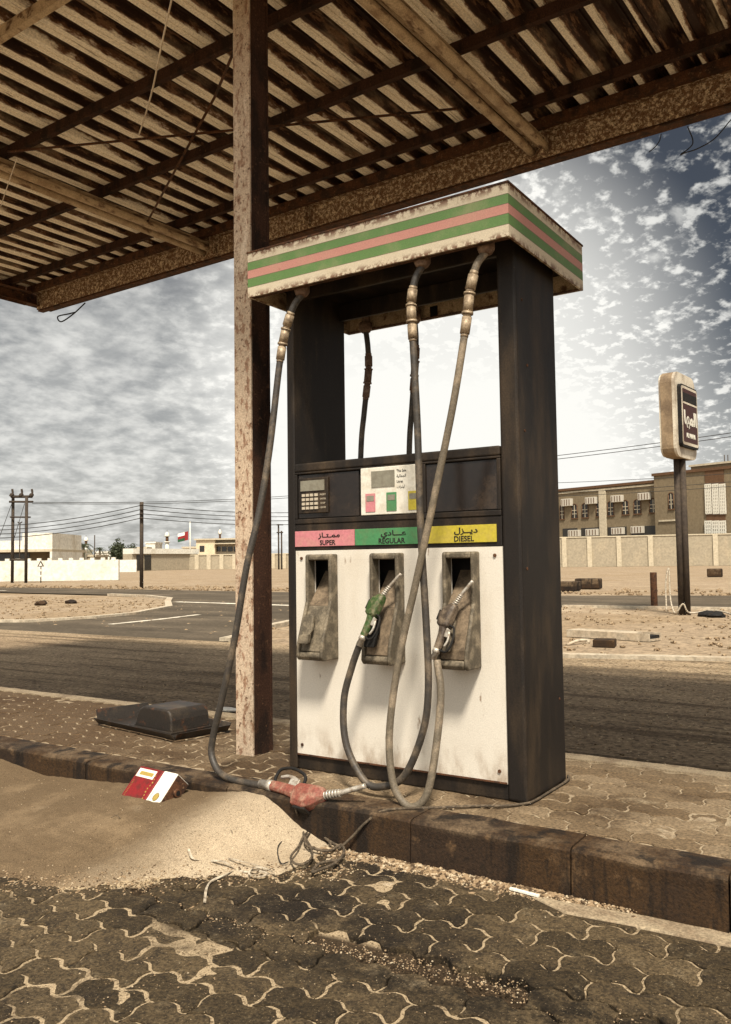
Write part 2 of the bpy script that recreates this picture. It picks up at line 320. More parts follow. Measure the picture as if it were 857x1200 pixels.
MT['flag_w'] = simple('flag_white', (0.7, 0.68, 0.62), .8, bump=0, grain=0)
MT['flag_g'] = simple('flag_green', (0.02, 0.07, 0.03), .8, bump=0, grain=0)
MT['sign_c'] = simple('cream_sign_shell', (0.52, 0.46, 0.36), .5, 0, (0.16, 0.11, 0.07), 1.8, .7, .15, 30, 0)
MT['sign_side'] = simple('stained_sign_side', (0.24, 0.17, 0.10), .6, 0, (0.09, 0.058, 0.035), 2.2, .8, .15, 30, 0)
MT['maroon'] = simple('maroon_panel', (0.040, 0.012, 0.009), .5, bump=0, grain=.1)

# ------------------------------------------------------------------ mesh building
def wloc(o):
    v = Vector((0, 0, 0))
    while o is not None: v += o.location; o = o.parent
    return v
class MB:
    def __init__(s): s.v = []; s.f = []; s.sm = []
    def add(s, vs, fs, smooth=False):
        b = len(s.v); s.v += [Vector(p) for p in vs]; s.f += [tuple(i+b for i in f) for f in fs]; s.sm += [smooth]*len(fs); return s
    def box(s, x0, x1, y0, y1, z0, z1):
        return s.add([(x0,y0,z0),(x1,y0,z0),(x1,y1,z0),(x0,y1,z0),(x0,y0,z1),(x1,y0,z1),(x1,y1,z1),(x0,y1,z1)],
                     [(3,2,1,0),(4,5,6,7),(0,1,5,4),(1,2,6,5),(2,3,7,6),(3,0,4,7)])
    def obox(s, c, ax, ay, az):     # oriented box: centre, three half-axis vectors
        c = Vector(c); ax = Vector(ax); ay = Vector(ay); az = Vector(az)
        vs = [c+ax*i+ay*j+az*k for k in (-1, 1) for j, i in ((-1,-1), (-1,1), (1,1), (1,-1))]
        return s.add(vs, [(3,2,1,0),(4,5,6,7),(0,1,5,4),(1,2,6,5),(2,3,7,6),(3,0,4,7)])
    def prism(s, poly, d):          # planar polygon (3D points) extruded by vector d
        n = len(poly); d = Vector(d); vs = [Vector(p) for p in poly] + [Vector(p)+d for p in poly]
        fs = [tuple(reversed(range(n))), tuple(range(n, 2*n))] + [(i, (i+1) % n, (i+1) % n+n, i+n) for i in range(n)]
        return s.add(vs, fs)
    def tube(s, pts, r, seg=10, caps=True, smooth=True):
        pts = [Vector(p) for p in pts]; n = len(pts); rs = r if isinstance(r, (list, tuple)) else [r]*n
        t0 = (pts[1]-pts[0]).normalized(); a = t0.orthogonal().normalized(); vs = []; fs = []
        for i, p in enumerate(pts):
            t = ((pts[min(i+1, n-1)]-pts[max(i-1, 0)])).normalized()
            a = (a - t*a.dot(t)); a = a.normalized() if a.length > 1e-6 else t.orthogonal().normalized()
            b = t.cross(a)
            for k in range(seg):
                th = 2*PI*k/seg; vs.append(p+(a*math.cos(th)+b*math.sin(th))*rs[i])
        for i in range(n-1):
            for k in range(seg):
                k2 = (k+1) % seg; fs.append((i*seg+k, i*seg+k2, (i+1)*seg+k2, (i+1)*seg+k))
        s.add(vs, fs, smooth)
        if caps:
            b = len(s.v)-n*seg
            s.f.append(tuple(b+k for k in reversed(range(seg)))); s.f.append(tuple(b+(n-1)*seg+k for k in range(seg))); s.sm += [False, False]
        return s
    def build(s, name, mat, parent=None, bevel=0., seg=2, xf=None):
        me = bpy.data.meshes.new(name); o0 = wloc(parent) if (parent is not None and xf is None) else Vector((0, 0, 0))
        vs = s.v if xf is None else s.v
        me.from_pydata([tuple(v-o0) for v in vs], [], s.f)
        me.polygons.foreach_set('use_smooth', s.sm); 
        o = bpy.data.objects.new(name, me); C.objects.link(o)
        mats = mat if isinstance(mat, (list, tuple)) else [mat]
        for q in mats: me.materials.append(MT[q] if isinstance(q, str) else q)
        if parent is not None: o.parent = parent
        if bevel:
            b = o.modifiers.new('bevel', 'BEVEL'); b.width = bevel; b.segments = seg; b.limit_method = 'ANGLE'; b.angle_limit = .6
        bm = bmesh.new(); bm.from_mesh(me); bmesh.ops.recalc_face_normals(bm, faces=bm.faces); bm.to_mesh(me); bm.free()
        return o
class CB(MB):                        # canopy parts: drawn up for a 3.4 m eave, raised to the surveyed 3.9 m
    def build(s, name, mat, parent=None, **k):
        ca, sa = math.cos(-.028), math.sin(-.028)      # the roof stands 1.6 degrees askew to the island
        s.v = [Vector((-5.72+(v.x+5.72)*ca-(v.y-2.04)*sa, 2.04+(v.x+5.72)*sa+(v.y-2.04)*ca, v.z)) for v in s.v]
        s.v = [Vector((1.203*v.x-.2732, 1.203*v.y+.6343, 1.203*v.z-.1908)) for v in s.v]
        return MB.build(s, name, mat, parent, **k)
def cr(pts, n=8):                    # Catmull-Rom through points
    P = [Vector(p) for p in pts]; P = [P[0]*2-P[1]] + P + [P[-1]*2-P[-2]]; out = []
    for i in range(1, len(P)-2):
        for k in range(n):
            t = k/n; a, b, c, d = P[i-1:i+3]
            out.append(.5*((2*b)+(c-a)*t+(2*a-5*b+4*c-d)*t*t+(3*b-a-3*c+d)*t**3))
    out.append(P[-2]); return out
def thing(name, label, cat, loc=(0, 0, 0), group=None, rz=0):
    o = bpy.data.objects.new(name, None); C.objects.link(o); o.location = loc; o.empty_display_size = .1
    o.rotation_euler = (0, 0, rz)
    o['label'] = label; o['category'] = cat
    if group: o['group'] = group
    return o
def tag(o, label, cat, group=None):
    o['label'] = label; o['category'] = cat
    if group: o['group'] = group
    return o
def kind(o, k='structure'): o['kind'] = k; return o
def toploc(o):                       # move a single-mesh thing's origin to its base centre
    me = o.data; xs = [v.co for v in me.vertices]
    c = Vector(((min(v.x for v in xs)+max(v.x for v in xs))/2, (min(v.y for v in xs)+max(v.y for v in xs))/2, min(v.z for v in xs)))
    for v in me.vertices: v.co -= c
    o.location = c; return o
FONTS = {}
def font(which):
    if which not in FONTS:
        FONTS[which] = None
    return FONTS[which]
def text(body, size, mat, parent, org, ux=(1, 0, 0), uy=(0, 0, 1), align='CENTER', depth=.0006, name='lettering', sx=1.0, xf=False, bold=0.0):
    cu = bpy.data.curves.new('t', 'FONT'); cu.body = body; cu.size = size; cu.align_x = align; cu.align_y = 'CENTER'
    cu.extrude = depth; cu.resolution_u = 3; cu.offset = bold
    to = bpy.data.objects.new('t', cu); C.objects.link(to)
    dg = bpy.context.evaluated_depsgraph_get(); me = bpy.data.meshes.new_from_object(to.evaluated_get(dg)); 
    bpy.data.objects.remove(to); bpy.data.curves.remove(cu)
    ux = Vector(ux); uy = Vector(uy); uz = ux.cross(uy); base = Vector(org) - (Vector((0,0,0)) if xf else wloc(parent))
    for v in me.vertices: v.co = base + ux*v.co.x*sx + uy*v.co.y + uz*v.co.z
    me.materials.clear(); me.materials.append(MT[mat]); o = bpy.data.objects.new(name, me); C.objects.link(o); o.parent = parent
    return o

# ------------------------------------------------------------------ ground, roads
GZ = -0.19
def sheet(name, poly, mat, z): 
    b = MB(); b.add([(x, y, z) for x, y in poly], [tuple(range(len(poly)))]); o = b.build(name, mat); return kind(o)
def grid(name, x0, x1, y0, y1, nx, ny, fz, mat):
    b = MB(); vs = [(x0+(x1-x0)*i/nx, y0+(y1-y0)*j/ny) for j in range(ny+1) for i in range(nx+1)]
    vs = [(x, y, fz(x, y)) for x, y in vs]
    fs = [(j*(nx+1)+i, j*(nx+1)+i+1, (j+1)*(nx+1)+i+1, (j+1)*(nx+1)+i) for j in range(ny) for i in range(nx)]
    b.add(vs, fs, True); return kind(b.build(name, mat))
sheet('ground', [(-2500, -800), (2500, -800), (2500, 3500), (-2500, 3500)], 'desert', GZ-.02)
def dz(x, y):
    d = mnoise.noise(Vector((x*.35, y*.35, 0)))*.03 + mnoise.noise(Vector((x*1.7, y*1.7, 3)))*.012
    return GZ-.012 + abs(d)*.5
grid('sandy_verge', -30, 6, 5.5, 17, 300, 120, dz, 'desert')
# forecourt behind the island
sheet('forecourt', [(-60, .8), (14, .8), (14, 6.9), (-.5, 6.52), (-2.1, 6.08), (-5.9, 5.82), (-12.2, 5.83), (-60, 5.4)], 'forecourt', -.165)
# junction and through road
sheet('road', [(-300, 17.2), (-31.4, 18.4), (-23.7, 17.8), (-20.9, 17.1), (-18.6, 15.9), (-16.9, 14.2), (-14.7, 12.2), (-13.3, 9.8), (-13.1, 8.6), (-13.4, 7.2), (-14.6, 6.6), (-60, 6.2), (-60, 5.4),
              (-12.2, 5.83), (-7.0, 5.83), (-7.3, 6.9), (-8.2, 8.1), (-8.6, 9.2), (-8.7, 11), (-8.3, 13.5), (-7.2, 15.5), (-5.9, 16.1), (60, 18.5), (200, 30), (200, 38), (-3.5, 22.6), (-7.9, 21.4), (-18.7, 21.6), (-39.2, 23.6), (-300, 30)], 'road', -.168)
def strip(name, pts, wd, mat, z, h=0.0):
    pts = [Vector((x, y, 0)) for x, y in pts]; b = MB(); vs = []
    for i, p in enumerate(pts):
        t = (pts[min(i+1, len(pts)-1)]-pts[max(0, i-1)]).normalized(); n = Vector((-t.y, t.x, 0))*wd/2; vs += [p-n, p+n]
    k = len(vs)
    if h:
        allv = [(v.x, v.y, z-h) for v in vs]+[(v.x, v.y, z) for v in vs]
        fs = [(2*i+k, 2*i+1+k, 2*i+3+k, 2*i+2+k) for i in range(len(pts)-1)]
        fs += [(2*i, 2*i+2, 2*i+2+k, 2*i+k) for i in range(len(pts)-1)] + [(2*i+1, 2*i+3, 2*i+3+k, 2*i+1+k) for i in range(len(pts)-1)]
        fs += [(0, 1, 1+k, k), (k-2, k-1, 2*k-1, 2*k-2)]
        b.add(allv, fs)
    else: b.add([(v.x, v.y, z) for v in vs], [(2*i, 2*i+1, 2*i+3, 2*i+2) for i in range(len(pts)-1)])
    return kind(b.build(name, mat))
strip('road_marking', [(-11.38, 7.5), (-11.55, 8.9), (-11.9, 10.3)], .16, 'paint', -.163)
strip('road_marking', [(-17.0, 14.5), (-12.1, 14.0), (-8.6, 13.8)], .28, 'paint', -.163)
strip('road_marking', [(-36, 19.9), (-33, 19.8)], .2, 'paint', -.163)
strip('kerb_edging', [(-23.7, 17.75), (-20.9, 17.05), (-18.6, 15.85), (-16.9, 14.15), (-14.8, 12.2), (-13.4, 9.8), (-13.2, 8.6), (-13.5, 7.25), (-14.6, 6.7)], .18, 'edge', -.12, .08)
strip('kerb_edging', [(-7.1, 5.95), (-7.4, 6.9), (-8.1, 8.0), (-8.5, 9.2), (-8.6, 11), (-8.2, 13.4)], .16, 'edge', -.12, .08)
strip('kerb_edging', [(-5.7, 5.98), (-2.1, 6.22), (-.5, 6.66), (8, 7.1)], .16, 'edge', -.13, .08)
strip('kerb_edging', [(-5.9, 16.0), (0, 16.4), (60, 18.3)], .14, 'edge', -.14, .06)

# ------------------------------------------------------------------ island, pavers
def zig(t, per, a):
    s_ = (t/per) % 1; tr = 1-4*abs(s_-.5); return max(-1, min(1, tr*2.0))*a
LX, LY = .225, .1125
def pavers(name, x0, x1, y0, y1, ztop, mat, gap, jit, holes=None, rot=0):
    b = MB(); tones = []
    j0 = math.floor(y0/LY); j1 = math.ceil(y1/LY)
    for j in range(j0, j1):
        i0 = math.floor(x0/LX)-1; i1 = math.ceil(x1/LX)+1
        for i in range(i0, i1):
            ox = (i+.5*(j % 2))*LX; oy = j*LY
            if ox < x0-.05 or ox+LX > x1+.05 or oy < y0-.01 or oy+LY > y1+.01: continue
            cx, cy = ox+LX/2, oy+LY/2
            if holes and holes(cx, cy): continue
            rnd = random.random(); low = mnoise.noise(Vector((cx*1.1, cy*1.1, 5)))*jit*1.8
            dz_ = random.gauss(0, jit)+low; tx = random.gauss(0, .008); ty = random.gauss(0, .012)
            outl = []; n = 22; g = gap/2
            for k in range(n): outl.append((g+(LX-2*g)*k/n, g))
            for k in range(8): outl.append((LX-g, g+(LY-2*g)*k/8))
            for k in range(n): outl.append((LX-g-(LX-2*g)*k/n, LY-g))
            for k in range(8): outl.append((g, LY-g-(LY-2*g)*k/8))
            def W(u, v, inset, z):
                u = min(max(u, g+inset), LX-g-inset); v = min(max(v, g+inset), LY-g-inset)
                X = ox+u; Y = oy+v
                x = X + zig(Y+.028, LY, .007); y = Y + zig(X, LY, .0125)
                return (x, y, z+dz_+tx*(X-cx)+ty*(Y-cy))
            chip = .0025+random.random()*.0025; cz_ = (random.random(), random.random(), random.random())
            top = [W(u, v, chip+max(0, mnoise.noise(Vector((u*34+cz_[0]*40, v*34, cz_[1]*40)))-.12)*.022, ztop) for u, v in outl]; mid = [W(u, v, 0, ztop-chip*.8) for u, v in outl]; bot = [W(u, v, 0, ztop-.045) for u, v in outl]
            m_ = len(outl); nb = len(b.f)
            b.add(top+mid+bot, [tuple(range(m_))]); b.sm[-1] = False
            base = len(b.v)-3*m_
            for k in range(m_):
                k2 = (k+1) % m_
                b.f.append((base+k, base+m_+k, base+m_+k2, base+k2)); b.f.append((base+m_+k, base+2*m_+k, base+2*m_+k2, base+m_+k2)); b.sm += [False, False]
            tones.append((len(b.f)-nb, rnd))
    o = b.build(name, mat)
    at = o.data.attributes.new('tone', 'FLOAT', 'FACE'); vals = []
    for c, t in tones: vals += [t]*c
    at.data.foreach_set('value', vals); return kind(o)
FZ = -.150      # front paving top
def crack(x): return -1.10+.055*math.sin(x*3.1)-.05*x
def broken(cx, cy):                  # blocks missing along the worn seam through the front paving
    return (abs(cy-crack(cx)) < .045 and random.random() < .55)
pavers('paving', -5.2, 2.6, -2.75, -.46, FZ, 'paver', .0085, .0013, broken)
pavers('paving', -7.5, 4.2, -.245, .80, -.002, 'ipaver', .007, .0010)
# joint bed under front paving + sand drift against the kerb
prof = [(-6, -.09), (-3.4, -.075), (-2.746, -.073), (-2.39, -.111), (-1.9, -.082), (-1.6, -.055), (-1.3, -.045), (-1.07, -.012), (-.97, -.016), (-.90, -.045), (-.83, -.085), (-.78, -.112), (-.68, -.145), (-.58, -.160), (-.3, -.185), (9, -.19)]
wid = [(-6, 1.1), (-2.5, 1.15), (-1.42, .92), (-1.14, .78), (-.94, .60), (-.68, .38), (-.46, .2), (9, .15)]
def lerp(tab, x):
    for (a_, b_), (c_, d_) in zip(tab, tab[1:]):
        if x <= c_: t = (x-a_)/(c_-a_); t = max(0, min(1, t)); return b_+(d_-b_)*t
    return tab[-1][1]
def sandz(x, y):
    base = FZ-.0036-.018*min(1, max(0, 2.6-abs(y-crack(x))/.05)) + mnoise.noise(Vector((x*3, y*3, 1)))*.0035 + mnoise.noise(Vector((x*14, y*14, 2)))*.0028
    d = (-.42-y); hw = lerp(wid, x)+mnoise.noise(Vector((x*5, y*2, 7)))*.07+mnoise.noise(Vector((x*22, y*22, 7)))*.035; top = lerp(prof, x)
    t = max(0, min(1, 1-d/max(hw, .05))); s_ = t*t*(3-2*t)*.55+t*.45
    h = FZ+.008*min(1, t*8)+(top-FZ)*s_ + mnoise.noise(Vector((x*4.5, y*4.5, 3)))*.010*t*(1-t)*4 + mnoise.noise(Vector((x*30, y*30, 4)))*.0024 + math.sin((y*.8+x*.45+mnoise.noise(Vector((x*2, y*2, 8)))*.18)*95)*.0016*max(0, min(1, 1.3-abs(t-.5)*2))
    if t <= 0 or top < FZ-.005: return base
    return max(base, h) if t > .0 else base
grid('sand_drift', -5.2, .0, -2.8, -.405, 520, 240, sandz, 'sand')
def jz(x, y): return FZ-.0052-.020*min(1, max(0, 2.6-abs(y-crack(x))/.05)) + mnoise.noise(Vector((x*2.2, y*2.2, 1)))*.0035 + mnoise.noise(Vector((x*14, y*14, 2)))*.003
grid('joint_bed', .0, 2.8, -2.8, -.405, 280, 240, jz, 'joint')
for o in list(C.objects):
    if o.name.startswith('sand_drift'):
        o.data.materials.append(MT['joint'])
        for p in o.data.polygons:
            if p.center.z < FZ-.002 or p.center.y < -.42-lerp(wid, p.center.x)-.02: p.material_index = 1
def jz2(x, y): return -.0055 + mnoise.noise(Vector((x*2.5, y*2.5, 11)))*.003 + mnoise.noise(Vector((x*16, y*16, 12)))*.0022
grid('island_bed', -7.5, 4.2, -.25, .80, 700, 64, jz2, 'strip')
# kerbs: bull-nosed stones
def kerb(name, y_in, y_out, zbot, xs):
    b = MB(); sg = 1 if y_out > y_in else -1
    for x0, x1 in zip(xs, xs[1:]):
        off = random.gauss(0, .003); zo = random.gauss(0, .002); p = []
        prof_ = [(y_in, zbot), (y_in, .004), (y_out-sg*.026, .004), (y_out-sg*.008, -.001), (y_out-sg*.001, -.009), (y_out, -.05), (y_out+sg*.012, zbot)]
        nseg = 14; vs = []; xa, xb = x0+.003, x1-.003
        for k in range(nseg+1):
            x = xa+(xb-xa)*k/nseg
            for (yy, zz_) in prof_:
                q = mnoise.noise(Vector((x*7, yy*9, zz_*9)))*.004 if zz_ > zbot else 0
                vs.append((x, yy+off+q, zz_+zo+(q*.7 if zz_ < .003 or True else 0)))
        n = len(prof_); fs = []
        for k in range(nseg):
            for a_ in range(n): 
                a2 = (a_+1) % n; fs.append((k*n+a_, k*n+a2, (k+1)*n+a2, (k+1)*n+a_))
        fs += [tuple(range(n)), tuple(nseg*n+i for i in range(n))]
        b.add(vs, fs, False)
    return kind(b.build(name, 'kerb'))
kerb('kerb', -.245, -.405, -.24, [-7.4+.9*i-.08 for i in range(0, 9)]+[.32, .80, 1.7, 2.6, 3.5, 4.3])
rk = kerb('kerb', .795, .925, -.21, [-7.5+.9*i for i in range(0, 14)])
rk.data.materials[0] = MT['strip']
# island core
kind(MB().box(-7.5, 4.2, -.26, .80, -.22, -.035).build('island_core', 'kerb'))
# concrete edging strip in front of the kerb, right
b = MB(); P = [(.20, -.475), (.55, -.445), (1.1, -.43), (2.6, -.41), (2.6, -.50), (1.1, -.515), (.7, -.525), (.35, -.545)]
b.prism([(x, y, -.19) for x, y in P], (0, 0, .046)); kind(b.build('edging_strip', 'strip', bevel=.006))
# ------------------------------------------------------------------ loose stones (uncountable)
def stones(name, spots, mat, squash=.6):
    b = MB()
    ico = [(0, 0, 1)] + [(.89*math.cos(2*PI*k/5), .89*math.sin(2*PI*k/5), .45) for k in range(5)] + [(.89*math.cos(2*PI*(k+.5)/5), .89*math.sin(2*PI*(k+.5)/5), -.45) for k in range(5)] + [(0, 0, -1)]
    F = [(0, 1+k, 1+(k+1) % 5) for k in range(5)] + [(1+k, 6+k, 1+(k+1) % 5) for k in range(5)] + [(1+(k+1) % 5, 6+k, 6+(k+1) % 5) for k in range(5)] + [(11, 6+(k+1) % 5, 6+k) for k in range(5)]
    for x, y, z_, r in spots:
        th = random.random()*6.3; c_, s_ = math.cos(th), math.sin(th); ax, ay = r*random.uniform(.7, 1.4), r*random.uniform(.6, 1.1)
        vs = []
        for p in ico:
            q = (p[0]*ax*random.uniform(.8, 1.2), p[1]*ay*random.uniform(.8, 1.2), p[2]*r*squash*random.uniform(.8, 1.2))
            vs.append((x+q[0]*c_-q[1]*s_, y+q[0]*s_+q[1]*c_, z_+q[2]))
        b.add(vs, F)
    return kind(b.build(name, mat), 'stuff')
sp = []
for i in range(5200):
    x = random.uniform(-.72, .55); t = abs(random.gauss(0, .05))
    y = -.425-t-max(0, (-.2-x))*.12*random.random(); 
    if x > .25 and random.random() < (x-.25)*3.2: continue
    sp.append((x, y, FZ-.004+max(0, .012-t*.15), random.uniform(.002, .006)*(1+(random.random() < .04)*1.2)))
for i in range(2600):      # along the broken line through the front paving
    x = random.uniform(-1.6, 1.0); yc = crack(x)
    sp.append((x, yc+random.gauss(0, .028), FZ-.003, random.uniform(.0012, .0036)))
for i in range(2600):
    x = random.uniform(-2.6, 1.2); y = random.uniform(-2.3, -.46); sp.append((x, y, FZ+.001 if y < -1.3 or x > -.4 else sandz(x, y)+.001, random.uniform(.0012, .0032)))
for i in range(1600):
    x = random.uniform(-1.7, -.4); yc = -.42-lerp(wid, x); y = yc+random.gauss(0, .06); sp.append((x, y, max(FZ, sandz(x, y))+.001, random.uniform(.0015, .005)))
stones('gravel', sp, 'gravel')
sp = []
for i in range(3200): sp.append((random.uniform(-26, 6), random.uniform(6.8, 16), GZ+.004, random.choice((.008, .012, .02, .03, .045))*random.uniform(.6, 1.3)))
for i in range(1100): sp.append((random.uniform(-60, 14), 23.0+random.random()**2*3.5+max(0, random.uniform(-1, 1)), GZ+.01, random.choice((.04, .06, .10, .16))*random.uniform(.6, 1.2)))
for i in range(2200): sp.append((random.uniform(-5, 4), random.uniform(1.0, 6), -.163, random.uniform(.003, .011)))
stones('rubble', sp, 'gravel')

# ------------------------------------------------------------------ canopy
CX0, CX1, CY0, CY1 = -5.72, 4.6, -1.24, 2.04
ZS = 3.56                            # sheet underside level
cn = thing('canopy', 'large rusted corrugated roof canopy over the pump island, held up by a flaking cream post', 'canopy', (-1.52, .165, 0))
b = CB(); x = CX0+.03; profx = []
while x < CX1-.2:
    # period .2 : broad light pan (low), rib (high), with a small stiffening crease
    profx += [(x, 0), (x+0.0340, 0), (x+0.0365, .006), (x+0.0399, .006), (x+0.0425, 0), (x+0.0782, 0), (x+0.0952, .040), (x+0.1139, .040), (x+0.1182, .030), (x+0.1249, .030), (x+0.1292, .040), (x+0.1479, .040), (x+0.1530, .030)]
    x += .17
ys = [CY0+.02, -.62, .09, .8, 1.5, CY1-.03]; vs = []; fs = []; n = len(profx)
for j, y in enumerate(ys):
    for (xx, zz_) in profx: vs.append((xx, y, ZS+zz_+mnoise.noise(Vector((xx*3, y*2, 0)))*.004))
for j in range(len(ys)-1):
    for i in range(n-1): fs.append((j*n+i, j*n+i+1, (j+1)*n+i+1, (j+1)*n+i))
b.add(vs, fs); o = b.build('roof_sheet', 'sheet', cn); so_ = o.modifiers.new('t', 'SOLIDIFY'); so_.thickness = .0012; so_.offset = 1
def chan(y, z0, z1, fl, mat, x0=CX0+.04, x1=CX1-.04, face=-1):   # C-purlin: web + 2 flanges
    b = CB(); b.box(x0, x1, y, y+.006, z0, z1); b.box(x0, x1, y+.0062, y+fl, z0, z0+.006); b.box(x0, x1, y+.0062, y+fl, z1-.006, z1-.0005)
    return b.build('purlin', mat, cn)
for y in (-.64, .07, .79, 1.50): chan(y, ZS-.062, ZS-.002, .035, 'rustd' if y > -.5 else 'rafter')
b = CB()
for dx in (0,):
    b.box(CX0+.04, CX1-.04, 1.86, 1.868, 3.365, 3.515); b.box(CX0+.04, CX1-.04, 1.80, 1.8598, 3.516, 3.524)
b.build('edge_beam', 'flake', cn)
b = CB(); b.box(CX0+.04, CX1-.04, 1.75, 1.79, ZS-.06, ZS-.003); b.build('purlin', 'rust', cn)
b = CB(); b.box(CX0+.04, CX1-.04, 1.872, 1.93, 3.352, 3.362); b.box(CX0+.04, CX1-.04, 1.872, 1.88, 3.366, 3.53); b.build('angle_iron', 'rust', cn)
# stiffeners and joints on the edge beam
for x in (-3.30, -2.36, -.52, .9): CB().box(x-.012, x+.012, 1.80, 1.858, 3.37, 3.514).build('stiffener', 'flake', cn)
for k in range(26):
    for y in (.105, .825): 
        x = CX0+.03+.2*(2*k+1)*.95+.02
        if x > CX1-.3 or random.random() < .25: continue
        CB().tube([(x, y, ZS-.05), (x, y, ZS-.004)], .006, 6).build('hook_bolt', 'rustd', cn)
# fascia / gutter ring
b = CB(); b.box(CX0, CX1, CY1-.012, CY1, 3.395, 3.60); b.box(CX0, CX1, CY1-.10, CY1-.0125, 3.395, 3.403); b.box(CX0, CX1, CY1-.10, CY1-.094, 3.4035, 3.43)
b.box(CX0, CX0+.012, CY0+.012, CY1-.0125, 3.395, 3.60); b.box(CX0+.0125, CX0+.09, CY0+.012, CY1-.105, 3.395, 3.403)
b.box(CX1-.012, CX1, CY0+.012, CY1-.0125, 3.395, 3.60)
b.box(CX0, CX1, CY0, CY0+.0115, 3.34, 3.60)
b.build('fascia', 'rust', cn)
b = CB(); b.box(CX0, CX1, CY0+.02, CY0+.16, 3.40, 3.41); b.box(CX0, CX1, CY0+.085, CY0+.093, 3.4105, 3.55); b.build('front_beam', 'rust', cn)
CB().box(CX0+.05, CX0+.06, CY0+.2, 1.73, 3.375, 3.55).build('end_beam', 'rust', cn)
CB().box(CX0+.13, CX0+.19, CY0+.2, 1.73, 3.47, 3.473).build('end_beam', 'rust', cn)
# rafters (I beams with rounded flanges)
for xr in (-3.385, -.555, 2.275):
    b = CB()
    b.tube([(xr-.045, CY0+.17, 3.418), (xr-.045, 1.855, 3.418)], .026, 10); b.tube([(xr+.045, CY0+.17, 3.422), (xr+.045, 1.855, 3.422)], .026, 10)
    b.box(xr-.004, xr+.004, CY0+.17, 1.855, 3.43, 3.472); b.box(xr-.05, xr+.05, CY0+.17, 1.855, 3.4725, 3.474)
    b.build('rafter', 'rafter', cn)
# column
b = MB(); b.box(-1.572, -1.462, .09, .102, -.01, 3.97); b.build('column', 'column', cn, bevel=.002)
col = cn.children[-1]
b = MB(); b.box(-1.522, -1.512, .1022, .2278, -.01, 3.97); b.box(-1.572, -1.462, .228, .240, -.01, 3.97); b.box(-1.478, -1.466, .1022, .2278, -.01, 3.96); b.build('web', 'rustd', col)
MB().box(-1.64, -1.40, .03, .31, 3.975, 3.99).build('cap_plate', 'rust', col)
for xc in (3.2,):
    b = MB(); b.box(xc-.055, xc+.055, .09, .102, -.01, 3.97); b.box(xc-.055, xc+.055, .228, .24, -.01, 3.97); b.box(xc-.006, xc+.006, .1025, .2275, -.01, 3.97)
    b.build('column', 'column', cn)
# bracing rods
for nm, p, q in (('brace_rod', onz(28, 180, 3.45), onz(555, 138, 3.45)), ('brace_rod', onz(180, 268, 3.44), onz(278, 120, 3.40)), ('brace_rod', onz(278, 120, 3.399), onz(330, 20, 3.44))):
    CB().tube([p, q], .0075, 8).build(nm, 'rust', cn)
# dangling cords and wires: things of their own
def cable(name, pts, r, mat, label, cat, group=None, n=8, seg=7):
    o = MB().tube(cr(pts, n), r, seg).build(name, mat); tag(o, label, cat, group); return toploc(o)
p0 = onz(203, -8, 3.50); cable('hanging_cord', [p0, onz(188, 60, 3.42), onz(180, 100, 3.40), onz(172, 130, 3.42), onz(163, 158, 3.46)], .0045, 'cord', 'pale double cord hanging from the underside of the canopy roof left of the post', 'cord')
cable('roof_wire', [onz(20, 186, 3.46), onz(10, 215, 3.38), onz(1, 242, 3.33)], .003, 'cord', 'thin pale wire dangling at the left edge under the canopy', 'wire')
cable('roof_wire', [atd(100, 355, 7.55), atd(86, 368, 7.5), atd(72, 377, 7.5), atd(68, 371, 7.5), atd(80, 368, 7.5), atd(88, 366, 7.55)], .006, 'wire', 'short looped black wire hanging below the left corner of the canopy', 'wire')
cable('roof_wire', [atd(775, 157, 5.2), atd(773, 165, 5.2), atd(768, 172, 5.2), atd(761, 178, 5.2)], .003, 'wire', 'tiny bent wire hanging from the right eave of the canopy', 'wire')
cable('roof_wire', [atd(806, 148, 5.1), atd(812, 168, 5.1), atd(798, 181, 5.1), atd(803, 179, 5.1), atd(818, 174, 5.1), atd(838, 162, 5.1), atd(857, 140, 5.1), atd(866, 132, 5.05)], .0035, 'wire', 'long curling black wire hanging from the right eave against the dark sky', 'wire')

# ------------------------------------------------------------------ fuel dispenser
WB, DB = 1.1645, .4213
fd = thing('fuel_dispenser', 'old black and white fuel pump with green and pink striped top standing on the island', 'fuel pump', (-WB/2, DB/2, 0))
RZ = Vector((0, 0, 0))
b = MB(); b.box(-.082, 0, 0, DB, .0, 2.30); right_col = b.build('side_column', 'black', fd, bevel=.012, seg=3)
b = MB(); b.box(-WB, -WB+.045, 0, DB, .0, 2.30); b.build('side_column', 'black', fd, bevel=.008, seg=3)
for xx, yy, zz_ in ((-.0, .06, 1.98), (-.0, .06, 1.45), (-.0, .10, 1.72), (.0, .05, .9), (0, .36, .35)):
    MB().tube([(xx-.001, yy, zz_), (xx+.0025, yy, zz_)], .006, 10).build('bolt', 'rust', right_col)
XL, XR = -WB+.0455, -.0825
MB().box(XL, XR, .012, DB-.012, .0, .062).build('base_plinth', 'black', fd, bevel=.003)
MB().box(XL, XR, -.004, DB, 1.352, 1.392).build('top_rail', 'black', fd, bevel=.008, seg=3)
